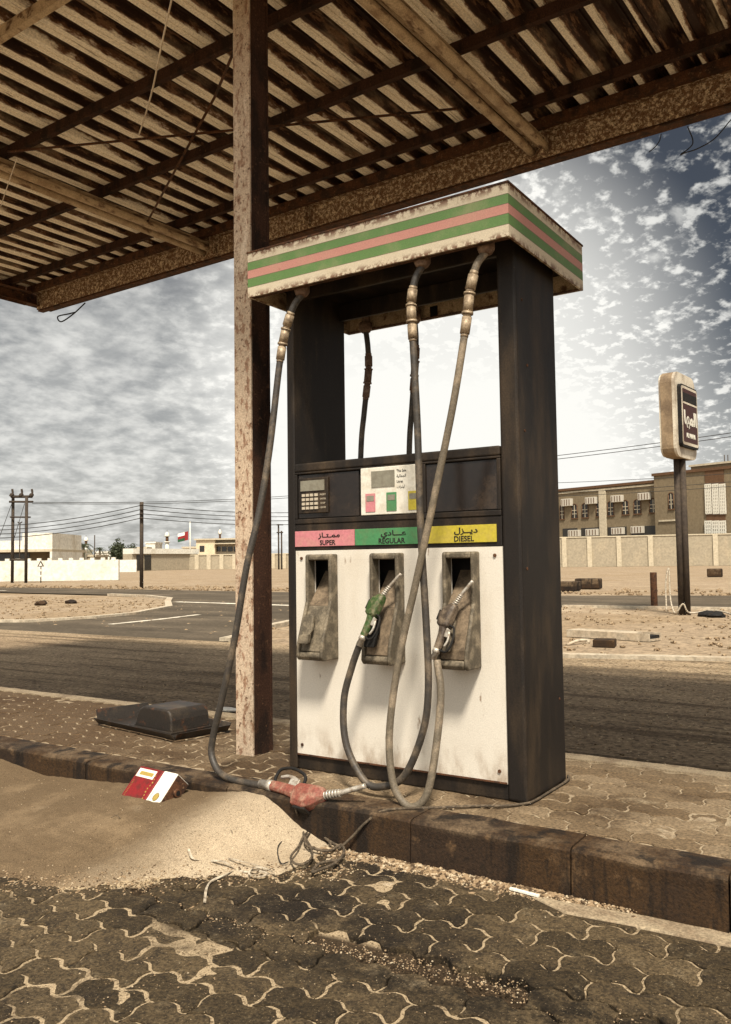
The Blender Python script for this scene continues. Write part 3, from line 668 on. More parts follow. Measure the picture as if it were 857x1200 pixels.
# white front panel with three openings for the nozzle boots
holes = [(-1.011, -.895), (-.666, -.549), (-.313, -.196)]
zo0, zo1 = .535, .945
b = MB(); xs = [XL] + [v for h in holes for v in h] + [XR]
b.box(XL, XR, .004, .012, .063, zo0); b.box(XL, XR, .004, .012, zo1, .990)
for i in range(0, 8, 2): b.box(xs[i], xs[i+1], .004, .012, zo0+.0002, zo1-.0002)
fp = b.build('front_panel', 'white', fd)
MB().box(XL, XR, DB-.012, DB-.004, .063, .990).build('rear_panel', 'white', fd)
for x, z_ in ((-.515, .100), (-1.085, .955), (-.115, .955), (-1.09, .11), (-.115, .11)): MB().tube([(x, .0035, z_), (x, -.0015, z_)], .007 if x != -.515 else .011, 12).build('lock' if x == -.515 else 'screw', 'rust', fp)
MB().box(XL+.001, XR-.001, .0005, .0036, .0635, .070).build('panel_lip', 'rust', fp)
b = MB(); b.box(XL, XR, .10, .104, .063, .99); b.build('inner_wall', 'dark', fd)
# label band and console
b = MB(); b.box(XL, XR, .002, .03, .9905, 1.112); lb = b.build('label_band', 'black', fd, bevel=.003)
for nm, x0, x1, mt, ar, en in (('super', -1.118, -.786, 'pink', '\uFEAF\uFE8E\u0640\uFE98\u0640\uFEE4\uFEE3', 'SUPER'), ('regular', -.783, -.444, 'green', '\uFEF1\uFEA9\uFE8E\u0640\u0640\u0640\uFECB', 'REGULAR'), ('diesel', -.432, -.104, 'yellow', '\uFEDD\uFEB0\u0640\u0640\uFEF3\uFEA9', 'DIESEL')):
    l_ = MB().box(x0, x1, -.0035, .0015, 1.008, 1.079).build('grade_label', mt, fd, bevel=.001); l_['label'] = '%s grade label reading %s' % (mt, en)
    cx = (x0+x1)/2+.02
    text(en, .031, 'ink', l_, (cx, -.0045, 1.0235), sx=1.0, bold=.0005)
    text(ar, .030, 'ink', l_, (cx+.01, -.0045, 1.057), sx=1.5, bold=.0006)
b = MB(); b.box(XL, XR, .012, .10, 1.1125, 1.3515); cs = b.build('console', 'dark', fd)
b = MB(); b.box(XL, XR, -.002, .011, 1.1125, 1.135); b.box(XL, XR, -.002, .011, 1.342, 1.3515); b.box(XL, XL+.014, -.002, .011, 1.1355, 1.3415); b.box(XR-.016, XR, -.002, .011, 1.1355, 1.3415)
b.box(-.456, -.424, -.002, .011, 1.1355, 1.3415)
b.build('console_frame', 'black', cs, bevel=.003)
MB().box(-.4235, XR-.0165, .006, .0115, 1.140, 1.337).build('display_window', 'smoke', cs)
MB().box(-1.10, -.765, .006, .0115, 1.140, 1.337).build('display_window', 'smoke', cs)
kp = MB().box(-1.096, -.928, -.004, .0055, 1.160, 1.322).build('keypad', 'black', cs, bevel=.003)
MB().box(-1.080, -.945, -.008, -.0045, 1.262, 1.310).build('key_screen', 'lcd', kp)
dc = MB().box(-.748, -.462, -.005, .010, 1.138, 1.345).build('display_card', 'display', cs, bevel=.003)
C.objects.unlink(kp); C.objects.link(kp)
kb = MB()
for i in range(3):
    for j in range(4): x = -1.072+i*.0235; zz_ = 1.178+j*.0195; kb.box(x, x+.0165, -.009, -.0045, zz_, zz_+.0125)
for j in range(4): x = -1.000; zz_ = 1.178+j*.0195; kb.box(x, x+.018, -.009, -.0045, zz_, zz_+.0125); 
kb.build('keys', 'key', kp)
for j, s_ in enumerate(('CLEAR', 'STOP', 'ENTER', 'PRESET')): text(s_, .011, 'key', kp, (-.955, -.0045, 1.184+j*.0195))
# things on the display card are small parts of it
MB().box(-.690, -.572, -.008, -.0053, 1.258, 1.328).build('screen', 'lcd', dc)
for x, mt in ((-.722, 'pink'), (-.614, 'green'), (-.505, 'yellow')):
    MB().box(x, x+.05, -.0075, -.0053, 1.152, 1.232).build('grade_tile', mt, dc)
    MB().box(x+.006, x+.044, -.0085, -.0077, 1.198, 1.222).build('tile_screen', 'lcd', dc)
text('This Sale', .017, 'ink', dc, (-.562, -.0055, 1.322), align='LEFT', sx=.8)
text('\uFE94\uFEF4\uFEDF\uFE8E\uFEE4\uFEA0\uFEDF\uFE8D', .017, 'ink', dc, (-.562, -.0055, 1.300), align='LEFT', sx=.9)
text('Litres', .017, 'ink', dc, (-.562, -.0055, 1.276), align='LEFT', sx=.8)
text('\uFE95\uFE8D\uFEAE\uFE98\uFEF4\uFEDF', .017, 'ink', dc, (-.562, -.0055, 1.254), align='LEFT', sx=.9)
# nozzle boots
def boot(xl, xr, seat):
    p = [(.004, .972), (-.046, .972), (-.052, .962), (-.052, .765), (-.118, .585), (-.124, .525), (-.112, .507), (.004, .507)]
    t = .017; b = MB()
    b.prism([(xl, y, z_) for y, z_ in p], (t, 0, 0)); b.prism([(xr, y, z_) for y, z_ in p], (-t, 0, 0))
    b.prism([(xl+t, y, z_) for y, z_ in ((.004, .9715), (-.0455, .9715), (-.0515, .962), (-.0515, .945), (.004, .945))], (xr-xl-2*t, 0, 0))
    b.prism([(xl+t, y, z_) for y, z_ in ((.004, .5075), (-.1115, .5075), (-.1235, .526), (-.119, .545), (.004, .535))], (xr-xl-2*t, 0, 0))
    o = b.build('nozzle_boot', 'boot', fd, bevel=.007, seg=3)
    b = MB()  # slanting holder plate inside, flush-ish with lower front
    b.prism([(xl+t, y, z_) for y, z_ in ((-.048, .742), (-.104, .585), (-.110, .546), (.0, .546), (.02, .742))], (xr-xl-2*t, 0, 0))
    pl = b.build('holder_plate', 'boot_in' if seat != 0 else 'boot', o, bevel=.004)
    b = MB(); b.prism([(xl+t, -.045, .743), (xl+t, .07, .743), (xl+t, .085, .90)], (xr-xl-2*t, 0, 0)); b.build('chute', 'boot_in', o)
    b = MB(); xm = (xl+xr)/2-.012
    b.prism([(xm-.026, -.110, .615), (xm-.030, -.085, .70), (xm+.004, -.078, .715), (xm+.022, -.085, .70), (xm+.028, -.105, .64), (xm+.008, -.118, .60)], (0, -.018, -.004))
    b.prism([(xm-.034, -.118, .585), (xm+.018, -.118, .585), (xm+.022, -.112, .628), (xm-.034, -.112, .622)], (0, -.024, -.004)); b.build('holder_hook', 'dark' if seat == 1 else 'boot', o, bevel=.004)
    MB().box(xl+t, xr-t, .082, .086, .535, .945).build('recess_back', 'dark', o)
    return o
for k, (x0, x1) in enumerate(((-1.025, -.881), (-.680, -.535), (-.327, -.182))): boot(x0, x1, k)
# header
a_, c_ = .0635, .1958
hx0, hx1, hy0, hy1 = -WB-a_, a_, -c_, DB+c_
hd = MB(); t = .010
hd.box(hx0, hx1, hy0, hy0+t, ZH0, ZH1); hd.box(hx0, hx1, hy1-t, hy1, ZH0, ZH1); hd.box(hx0, hx0+t, hy0+t+.0003, hy1-t-.0003, ZH0, ZH1); hd.box(hx1-t, hx1, hy0+t+.0003, hy1-t-.0003, ZH0, ZH1)
hdo = hd.build('header_skirt', 'skirt', fd)
b = MB(); b.box(hx0-.004, hx1+.004, hy0-.004, hy1+.004, ZH1+.0003, ZH1+.008)
b.box(hx0+t, hx1-t, hy0+t+.0005, hy0+.035, ZH0, ZH0+.003); b.box(hx0+t, hx1-t, hy1-.035, hy1-t-.0005, ZH0, ZH0+.003)
b.build('header_trim', 'rust', hdo)
MB().box(hx0+t+.001, hx1-t-.001, hy0+t+.001, hy1-t-.001, 2.235, 2.24).build('header_ceiling', 'black', hdo)
b = MB(); b.box(XL, XR, DB-.05, DB-.03, 2.15, 2.2345); b.box(XL, XR, .03, .05, 2.17, 2.2345); b.build('header_beam', 'black', hdo, bevel=.003)
b = MB(); b.box(hx0+t+.0005, hx1-t-.0005, hy1-t-.0025, hy1-t-.0004, ZH0+.0035, 2.2345); b.box(hx0+t+.0005, hx1-t-.0005, hy0+t+.0004, hy0+t+.0025, ZH0+.0035, 2.2345)
b.box(hx0+t+.0004, hx0+t+.0025, hy0+t+.003, hy1-t-.003, ZH0+.0035, 2.2345); b.box(hx1-t-.0025, hx1-t-.0004, hy0+t+.003, hy1-t-.003, ZH0+.0035, 2.2345); b.build('header_lining', 'rafter', hdo)
MB().box(-.72, -.68, hy1-t-.008, hy1-t-.003, ZH0+.004, ZH0+.06).build('bracket', 'dark', hdo)

# hoses: each hose with its couplings and nozzle is a thing
def hose(label, fit, pts, mat='hose', r=.0148, cl=None, matc='coupling'):
    fit = Vector(fit); h = thing('fuel_hose', label, 'hose', fit, group='hoses of the pump')
    b = MB(); b.tube([fit+Vector((0, .0, .085)), fit+Vector((0, 0, .03))], .022, 14); 
    b.tube([fit+Vector((0, .0, .03)), fit+Vector((0, 0, .022)), fit+Vector((0, -.004, -.005)), fit+Vector((0, -.008, -.02)), fit+Vector((0, -.01, -.028))], [.022, .033, .035, .028, .018], 16)
    b.build('swivel', 'fitting', h)
    path = cr([fit+Vector((0, 0, -.015))]+[Vector(p) for p in pts], 10)
    MB().tube(path, r, 12).build('hose_tube', mat, h)
    # breakaway coupling along path between arc lengths
    def along(s0):
        acc = 0
        for p, q in zip(path, path[1:]):
            d = (q-p).length
            if acc+d >= s0: return p+(q-p)*((s0-acc)/d)
            acc += d
        return path[-1]
    s0, s1 = cl
    for f0, f1, rr in ((0, .06, .017), (.06, .28, .0205), (.28, .33, .0165), (.33, .36, .023), (.36, .62, .020), (.62, .66, .023), (.66, .70, .0165), (.70, .95, .0195), (.95, 1, .016)):
        pa, pb = along(s0+(s1-s0)*f0), along(s0+(s1-s0)*f1)
        MBc.tube([pa, pb], rr, 14) if False else None
        bb.append((pa, pb, rr)) if False else segs.append((pa, pb, rr))
    c = MB()
    for pa, pb, rr in segs: c.tube([pa, pb], rr, 14)
    segs.clear(); c.build('coupling', matc, h)
    return h
segs = []
ZF = 2.155
def nozzle(h, p0, axis, side, mat, scale=1.0, matg='dark'):
    """p0: hose end; axis: towards the spout; side: direction of the trigger guard"""
    ax = Vector(axis).normalized(); sd_ = Vector(side); sd_ = (sd_-ax*sd_.dot(ax)).normalized(); nn_ = ax.cross(sd_)
    p0 = Vector(p0)
    def Q(a_, s_=0, n_=0): return p0+(ax*a_+sd_*s_+nn_*n_)*scale
    MB().tube([Q(-.045), Q(-.01), Q(-.0095), Q(.012)], [.0155*scale, .0155*scale, .019*scale, .019*scale], 14).build('ferrule', 'alu', h)
    # body: lofted rounded-rect sections
    secs = [(.005, 0, .016, .016), (.03, 0, .0175, .0165), (.08, -.003, .0185, .0165), (.115, -.008, .021, .018), (.128, -.013, .037, .027), (.180, -.016, .041, .031), (.212, -.008, .034, .028), (.232, .002, .022, .020), (.240, .004, .014, .014)]
    b = MB(); vs = []; n = 8; q_ = .58
    for (a_, off, w_, d_) in secs:
        for cx, sx in ((1, q_), (q_, 1), (-q_, 1), (-1, q_), (-1, -q_), (-q_, -1), (q_, -1), (1, -q_)): vs.append(Q(a_, off+cx*w_, sx*d_))
    fs = [(i*n+k, i*n+(k+1) % n, (i+1)*n+(k+1) % n, (i+1)*n+k) for i in range(len(secs)-1) for k in range(n)] + [tuple(range(n)), tuple((len(secs)-1)*n+k for k in range(n))]
    b.add(vs, fs, False); nz_ = b.build('nozzle', mat, h, bevel=.0035, seg=3)
    b = MB(); b.obox(Q(.17, -.058), ax*.026*scale, sd_*.004*scale, nn_*.018*scale); b.build('nozzle_cap', matg, nz_, bevel=.003)
    b = MB(); b.obox(Q(.095, .026), ax*.020*scale, sd_*.012*scale, nn_*.006*scale); b.build('latch', 'alu', nz_, bevel=.002)
    # spout with ribbed collar
    b = MB(); pts = [Q(.235, .006), Q(.26, .012), Q(.29, .022), Q(.33, .040), Q(.372, .060)]
    b.tube(cr(pts, 5), .0085*scale, 12)
    for k in range(6): 
        q = Q(.238+k*.010, .006+k*.0030); d = (ax*1+sd_*.28).normalized()*.0032*scale
        b.tube([q-d, q+d], (.0145-.0004*k)*scale, 14)
    b.build('spout', 'alu', nz_)
    b = MB(); g = [Q(.012, .014), Q(.006, .035), Q(.012, .062), Q(.05, .074), (Q(.095, .068)), Q(.128, .052), Q(.135, .02)]
    b.tube(cr(g, 6), .0055*scale, 8)
    b.build('trigger_guard', matg, nz_)
    b = MB(); b.tube(cr([Q(.118, .012), Q(.10, .036), Q(.06, .044), Q(.03, .036)], 5), [.006*scale]*16, 8); b.build('trigger', 'alu', nz_)
    return nz_
h1 = hose('black hose left of the pump, faded red nozzle lying on the kerb', (-.975, -.115, ZF),
          [(-1.0, -.145, 2.085), (-1.045, -.15, 1.98), (-1.075, -.16, 1.82), (-1.10, -.20, 1.45), (-1.13, -.24, 1.16), (-1.17, -.28, .92), (-1.225, -.30, .60), (-1.295, -.31, .33), (-1.345, -.31, .17), (-1.348, -.315, .095), (-1.295, -.33, .036), (-1.21, -.345, .016), (-1.09, -.355, .014), (-.985, -.36, .018)], cl=(.10, .33), mat='hose')
nozzle(h1, (-.975, -.362, .022), (.50, -.03, .0), (-.15, .45, .50), 'noz_red', 1.22)
h2 = hose('black hose looping from the middle fitting to the green nozzle in the middle boot', (-.345, -.13, ZF),
          [(-.370, -.15, 2.08), (-.385, -.16, 1.98), (-.377, -.165, 1.82), (-.360, -.17, 1.47), (-.350, -.175, 1.06), (-.330, -.18, .70), (-.322, -.185, .45), (-.345, -.19, .28), (-.425, -.20, .10), (-.52, -.21, .045), (-.61, -.21, .055), (-.705, -.20, .19), (-.725, -.185, .36), (-.690, -.175, .50), (-.648, -.17, .605)], cl=(.10, .33))
nozzle(h2, (-.640, -.168, .622), (.30, .36, .92), (.9, -.2, 0), 'noz_green', .82)
h3 = hose('pale dusty hose hanging in a long loop to the brown nozzle in the right boot', (-.068, -.115, ZF),
          [(-.095, -.15, 2.08), (-.118, -.165, 1.98), (-.135, -.17, 1.85), (-.185, -.19, 1.55), (-.255, -.20, 1.25), (-.345, -.215, .88), (-.425, -.23, .56), (-.462, -.25, .28), (-.445, -.265, .10), (-.400, -.27, .022), (-.345, -.27, .005), (-.295, -.255, .06), (-.272, -.225, .22), (-.265, -.19, .42), (-.290, -.17, .55)], cl=(.10, .36), mat='hose_d')
nozzle(h3, (-.295, -.165, .585), (.24, .34, .92), (.9, -.2, 0), 'noz_brown', .82)
for fx, pts, lab in ((-1.085, [(-1.08, .575, 2.05), (-1.085, .585, 1.93), (-1.125, .60, 1.72), (-1.15, .60, 1.5), (-1.17, .60, .9), (-1.12, .61, .35), (-1.0, .62, .06), (-.85, .61, .05), (-.76, .55, .3), (-.74, .46, .6)], 'black hose hanging behind the pump on the left, seen through the gap'),
                     (-.790, [(-.79, .575, 2.05), (-.80, .58, 1.93), (-.83, .59, 1.70), (-.855, .60, 1.48), (-.87, .60, .9), (-.82, .61, .35), (-.7, .62, .06), (-.58, .61, .05), (-.5, .55, .3), (-.48, .46, .6)], 'black hose hanging behind the pump near the middle, seen through the gap')):
    hose(lab, (fx, .565, ZF), pts, cl=(.12, .36), mat='hose', matc='fitting')

# ------------------------------------------------------------------ rope, straps, litter on the ground
def sp_(px, py, dz_=0.004):
    p = onz(px, py, -.14)
    for _ in range(6):
        zt = max(sandz(p.x, p.y), FZ) if p.y < -.405 else .004
        p = onz(px, py, zt+dz_)
    return p
R_ = .0052
rope = [(-.012, .47, .006), (.012, .40, .006), (.014, .2, .006), (.012, .03, .006), (-.012, -.03, .006), (-.06, -.09, .007), (-.14, -.14, .007), (-.26, -.24, .008), (-.34, -.30, .008), (-.42, -.37, .004), (-.47, -.412, -.035), (-.52, -.43, -.09), (-.565, -.45, -.135)]
rope += [sp_(x, y, .020) for x, y in ((398, 992), (385, 985), (370, 975), (358, 982), (362, 992), (385, 997), (400, 990), (403, 1000), (392, 1012), (378, 1018), (366, 1022), (375, 1012), (395, 1008))]
o = MB().tube(cr(rope, 8), R_, 8).build('rope', 'string'); toploc(tag(o, 'thin knotted rope trailing round the pump base, over the kerb and onto the sand', 'rope'))
o = MB().tube(cr([(-.80, -.41, .0), (-.79, -.425, -.04)]+[sp_(x, y, .022) for x, y in ((356, 968), (356, 978), (364, 992), (366, 1003), (358, 1012), (346, 1012), (341, 1004), (350, 992), (356, 980), (366, 972), (380, 978), (388, 990))], 8), .0042, 8).build('rope', 'string')
toploc(tag(o, 'dark looped cord hanging under the red nozzle and curled on the sand', 'rope'))
o = MB().tube(cr([sp_(x, y, .008) for x, y in ((352, 980), (338, 982), (327, 990), (326, 1002), (330, 1012), (338, 1010))], 8), .0022, 6).build('string', 'wire')
toploc(tag(o, 'fine dark wire curling on the bright sand left of the rope', 'wire'))
def ribbon(pts, wd, name, mat, label, cat, group=None):
    P = cr(pts, 6); b = MB(); vs = []
    for i, p in enumerate(P):
        t = (P[min(i+1, len(P)-1)]-P[max(0, i-1)]).normalized(); n_ = Vector((-t.y, t.x, .35*math.sin(i*.5))).normalized()*wd/2
        vs += [p-n_, p+n_, p+n_+Vector((0, 0, .0018)), p-n_+Vector((0, 0, .0018))]
    fs = []
    for i in range(len(P)-1):
        for k in range(4): fs.append((i*4+k, i*4+(k+1) % 4, (i+1)*4+(k+1) % 4, (i+1)*4+k))
    b.add(vs, fs); o = b.build(name, mat); return toploc(tag(o, label, cat, group))
ribbon([sp_(x, y, z_) for x, y, z_ in ((221, 995, .045), (226, 1006, .02), (240, 1009, .012), (262, 1010, .018), (276, 1019, .010), (290, 1022, .012), (303, 1020, .02))], .009, 'plastic_strap', 'strap', 'pale flat plastic strap with upturned end lying at the edge of the sand', 'strap', 'straps on the ground')
ribbon([sp_(x, y, z_) for x, y, z_ in ((322, 1024, .006), (312, 1018, .02), (298, 1017, .012), (292, 1024, .006), (302, 1028, .012), (314, 1024, .016), (304, 1021, .02))], .008, 'plastic_strap', 'strap', 'knotted bundle of pale strap beside the sand edge', 'strap', 'straps on the ground')
ribbon([sp_(x, y, z_) for x, y, z_ in ((275, 1020, .006), (262, 1026, .008), (248, 1033, .006), (242, 1042, .005), (240, 1058, .006))], .009, 'plastic_strap', 'strap', 'short bent strap crossing the front paving below the sand', 'strap', 'straps on the ground')
ribbon([sp_(x, y, z_) for x, y, z_ in ((268, 1006, .010), (285, 1010, .016), (300, 1014, .014), (312, 1019, .008))], .005, 'plastic_strap', 'strap', 'narrow strap piece lying behind the knotted strap bundle', 'strap', 'straps on the ground')
p = onz(598, 1041, FZ+.01); q = onz(632, 1050, FZ+.01)
toploc(tag(MB().obox((p+q)/2, (q-p)/2, (0, .006, 0), (0, 0, .003)).build('plastic_sliver', 'can_white'), 'white plastic sliver lying in the gravel below the kerb', 'litter'))
p = onz(265, 832, -.155)
o = MB().prism([p+Vector((math.cos(k*PI/4)*.09*(1+.3*(k % 3 == 0)), math.sin(k*PI/4)*.06, 0)) for k in range(8)], (0, 0, .012)).build('paper_litter', 'can_white', bevel=.003)
toploc(tag(o, 'crumpled white litter on the asphalt just left of the post', 'litter'))
for i, (px, py, lab) in enumerate(((437, 1061, 'dark pebble lying in the gravel below the kerb'), )): pass

for k in range(14):
    x = random.uniform(-1.5, .5); y = random.uniform(-1.15, -.5); z_ = (sandz(x, y) if x < 0 else FZ)+.004; th = random.uniform(0, PI); l_ = random.uniform(.02, .055)
    o = MB().tube(cr([(x, y, max(z_, FZ+.002)), (x+l_*.5*math.cos(th), y+l_*.5*math.sin(th), max(z_, FZ)+random.uniform(.003, .010)), (x+l_*math.cos(th+.4), y+l_*math.sin(th+.4), max(z_, FZ+.002))], 3), .0013, 5).build('dry_twig', 'string')
    toploc(tag(o, 'thin dry twig scrap lying on the paving or sand in front of the kerb', 'twig', 'dry twigs on the paving'))
# black tray and the rounded bin on it
tx, ty = -2.35, .32
def tray():
    A, B_, Cc, D_ = Vector((-2.80, .25, .0)), Vector((-2.04, .13, .0)), Vector((-1.97, .46, .0)), Vector((-2.72, .58, .0))
    t_ = thing('metal_tray', 'sooty black metal tray with raised rims lying on the island left of the post', 'tray', (tx, ty, 0))
    b = MB(); b.prism([A+Vector((.03, .02, .012)), B_+Vector((-.03, .02, .012)), Cc+Vector((-.03, -.02, .012)), D_+Vector((.03, -.02, .012))], (0, 0, .006)); b.build('tray_floor', 'soot', t_)
    b = MB(); hgt = .075
    for p, q, hh in ((A, B_, .042), (B_, Cc, .045), (Cc, D_, .05), (D_, A, .085)):
        d = (q-p).normalized(); n_ = Vector((d.y, -d.x, 0)); c_ = (A+B_+Cc+D_)/4
        if n_.dot(c_-p) > 0: n_ = -n_
        up = Vector((0, 0, hh))+n_*.03
        b.prism([p+Vector((0, 0, .008)), q+Vector((0, 0, .008)), q+up, p+up], -n_*.007)
    b.build('tray_rim', 'soot', t_)
    return t_
tray()
# bin: rounded half-barrel box tipped on the tray
bx = thing('metal_bin', 'dented black rounded metal bin lying upside down in the sooty tray', 'bin', (-2.33, .33, .02))
ux = Vector((.99, -.13, 0)).normalized(); uy = Vector((.13, .99, 0)).normalized(); c0 = Vector((-2.30, .34, .0))
prof2 = [(-.155, .022), (-.150, .10), (-.135, .145), (-.105, .165), (.105, .165), (.135, .145), (.150, .10), (.155, .022)]
b = MB(); prof3 = [(-.185, .022), (-.150, .045), (-.130, .095), (-.110, .128), (-.07, .145), (.15, .145), (.175, .127), (.185, .09), (.19, .022)]
b.prism([c0+ux*u_-uy*.125+Vector((0, 0, v_)) for u_, v_ in prof3], uy*.26); bo = b.build('bin_shell', 'soot', bx, bevel=.022, seg=4)
b = MB(); b.prism([c0+ux*u_*1.06-uy*.137+Vector((0, 0, v_)) for u_, v_ in ((-.185, .018), (.185, .018), (.185, .030), (-.185, .030))], uy*.285); b.build('bin_rim', 'soot', bx, bevel=.004)

# oil can lying against the kerb
can = thing('oil_can', 'red and white tin can lying half buried in the sand against the kerb', 'can', (-1.52, -.53, -.06))
Aq = atd(139, 936, 1); 
P_bl = onz(141, 936, -.075); P_br = onz(182, 948, -.085)
# can frame: long axis e1 (bottom left -> cap end), e2 up the leaning front face, e3 thickness
zb = -.075
e1 = (onz(178, 948, zb)-onz(138, 937, zb)); Lc = e1.length; e1 = e1.normalized()
e2 = Vector((-.20, .62, .62)); e2 = (e2-e1*e2.dot(e1)).normalized(); e3 = e1.cross(e2).normalized()
if e3.dot(CAM-P_bl) < 0: e3 = -e3
O_ = onz(138, 937, zb); Lc = .262; Wc = .172; Tc = .085
O_ = O_ - Vector((0, 0, .0))
def CP(u, v, w_=0.): return O_+e1*u+e2*v-e3*w_
def cbox(u0, u1, v0, v1, w0, w1, name, mat, parent=can, bev=.0):
    return MB().obox(CP((u0+u1)/2, (v0+v1)/2, (w0+w1)/2), e1*(u1-u0)/2, e2*(v1-v0)/2, e3*(w1-w0)/2).build(name, mat, parent, bevel=bev)
cb = cbox(0, Lc*.64, 0, Wc, 0, Tc, 'can_body', 'can_red', bev=.007)
cw = cbox(Lc*.642, Lc*.98, 0, Wc, 0, Tc, 'can_band', 'can_white', bev=.005)
ct = cbox(Lc*.982, Lc, .004, Wc-.004, .004, Tc-.004, 'can_top', 'rust', bev=.002)
MB().tube([CP(Lc, Wc*.62, Tc*.5), CP(Lc+.016, Wc*.62, Tc*.5)], .017, 16).build('can_spout', 'rust', ct)
MB().tube([CP(Lc+.0162, Wc*.62, Tc*.5), CP(Lc+.017, Wc*.62, Tc*.5)], .011, 16).build('spout_hole', 'dark', ct)
MB().tube(cr([CP(Lc, .02, Tc*.5), CP(Lc+.014, .026, Tc*.5), CP(Lc+.014, .052, Tc*.5), CP(Lc, .058, Tc*.5)], 4), .004, 8).build('can_handle', 'rust', ct)
cbox(.012, Lc*.50, Wc*.70, Wc*.93, -.0008, -.0001, 'label_patch', 'can_white', cb)
cbox(.03, Lc*.46, Wc*.76, Wc*.86, -.0016, -.0009, 'label_print', 'can_yel', cb)
b = MB()
for k in range(9): u = Lc*.535+.004*math.sin(k*1.3); v = Wc*(.10+.088*k); b.obox(CP(u, v, -.0006), e1*.0022*(1+.6*(k % 3 == 0)), e2*.0036, e3*.0004)
for k in range(12): b.obox(CP(.020, Wc*(.12+.042*k), -.0006), e1*.0016, e2*.0014, e3*.0004)
b.build('lettering', 'can_yel', cb)
# scallop emblem
c_ = CP(Lc*.83, Wc*.30, -.0004); b = MB(); pts = []
for k in range(24):
    th = 2*PI*k/24; rr = .0165*(1+.07*math.cos(th*8)); pts.append(c_+e1*math.sin(th)*rr*.9+e2*math.cos(th)*rr)
b.prism(pts, e3*.0006); em = b.build('shell_emblem', 'can_yel', cw)
b = MB()
for k in range(24):
    t0, t1 = 2*PI*k/24, 2*PI*(k+1)/24; b.tube([c_+(e1*math.sin(t0)*.9+e2*math.cos(t0))*.0180+e3*.0006, c_+(e1*math.sin(t1)*.9+e2*math.cos(t1))*.0180+e3*.0006], .0009, 5)
b.build('emblem_outline', 'ink', cw)
b = MB()
for k in range(10): b.obox(CP(Lc*.70, Wc*(.16+.03*k), -.0006), e1*.0018, e2*.0012, e3*.0004)
b.build('lettering', 'ink', cw)

# ------------------------------------------------------------------ sign by the road
sg = thing('roadside_sign', 'tall two pole roadside sign with cream rounded case and maroon panel', 'sign', (-2.88, 14.6, GZ), rz=0)
yaw = math.radians(38)
ex = Vector((math.cos(yaw), math.sin(yaw), 0)); 
# face normal: seen at a grazing angle from the left-front
fx = Vector((.48, .88, 0)).normalized(); 
SC = Vector((-2.80, 14.36, 0))
view = (SC-CAM); view.z = 0; view.normalize(); perp = Vector((view.y, -view.x, 0))   # to the right in the picture
fx = (perp*.31+view*.95).normalized(); fn = (perp*.95-view*.31).normalized()           # face runs back, normal faces right
def SB(u0, u1, w0, w1, z0, z1): 
    return MB().obox(SC+fx*(u0+u1)/2+fn*(w0+w1)/2+Vector((0, 0, (z0+z1)/2)), fx*(u1-u0)/2, fn*(w1-w0)/2, (0, 0, (z1-z0)/2))
for du in (-.060, .060):
    MB().tube([SC+perp*du*.9+Vector((0, 0, GZ-.02)), SC+perp*du*.9+Vector((0, 0, 3.0))], .060, 12).build('sign_post', 'pole', sg)
def rrect(u0, u1, z0, z1, r):
    pts = []
    for cx, cz, a0 in ((u1-r, z1-r, 0), (u0+r, z1-r, 90), (u0+r, z0+r, 180), (u1-r, z0+r, 270)):
        for k in range(6): th = math.radians(a0+k*18); pts.append((cx+r*math.cos(th), cz+r*math.sin(th)))
    return pts
def sprism(name, mat, u0, u1, z0, z1, r, w0, w1, parent):
    b = MB(); b.prism([SC+fx*u+fn*w0+Vector((0, 0, z_)) for u, z_ in rrect(u0, u1, z0, z1, r)], fn*(w1-w0)); return b.build(name, mat, parent)
sc1 = sprism('sign_case', 'sign_side', -.62, .62, 2.86, 4.52, .22, -.12, .10, sg)
sprism('case_front', 'sign_c', -.62, .62, 2.86, 4.52, .22, .1005, .15, sg)
sprism('case_back', 'sign_c', -.60, .60, 2.88, 4.50, .20, -.16, -.1205, sg)
sprism('panel_frame', 'dark', -.47, .52, 3.06, 4.28, .08, .1505, .22, sg)
pn = sprism('sign_panel', 'sign_c', -.44, .50, 3.10, 4.25, .06, .2205, .226, sg)
sprism('panel_field', 'maroon', -.39, .45, 3.16, 4.20, .03, .2265, .230, pn)
sprism('panel_stripe', 'dark', -.39, .45, 3.95, 4.12, .01, .2305, .233, pn)
MB().obox(SC+fx*.03+fn*.2335+Vector((0, 0, 3.92)), fx*.41, fn*.002, (0, 0, .018)).build('panel_line', 'sign_c', pn)
text('\uFE8E\uFEEC\uFEE4\uFEDF\uFE8D', .36, 'lattice', pn, SC+fx*.03+fn*.2325+Vector((0, 0, 3.62)), ux=fx, uy=(0, 0, 1), sx=1.15, bold=.012, depth=.003)
text('AL MAHA', .12, 'lattice', pn, SC+fx*.03+fn*.2325+Vector((0, 0, 3.29)), ux=fx, uy=(0, 0, 1), sx=1.05, bold=.006, depth=.003)
# cable at the foot of the sign
b = MB(); pb = Vector((-2.8, 14.3, GZ))
b.tube(cr([pb+Vector((-.28, -.2, .05)), pb+Vector((-.30, -.1, .6)), pb+Vector((-.26, 0, .9)), pb+Vector((-.22, -.1, .3)), pb+Vector((-.1, -.25, .04)), pb+Vector((.05, -.25, .22)), pb+Vector((.16, -.2, .05)), pb+Vector((.6, -.1, .10)), pb+Vector((1.1, -.5, .02))], 8), .016, 7)
toploc(tag(b.build('cable', 'strap'), 'loose pale cable curled round the foot of the roadside sign', 'cable'))
p = onz(767, 711, GZ); MBp = MB().tube([p+Vector((0, 0, -.05)), p+Vector((0, 0, .78))], .075, 12)
toploc(tag(MBp.build('short_post', 'rust', bevel=.01), 'short rusty post standing by the road left of the roadside sign', 'post'))
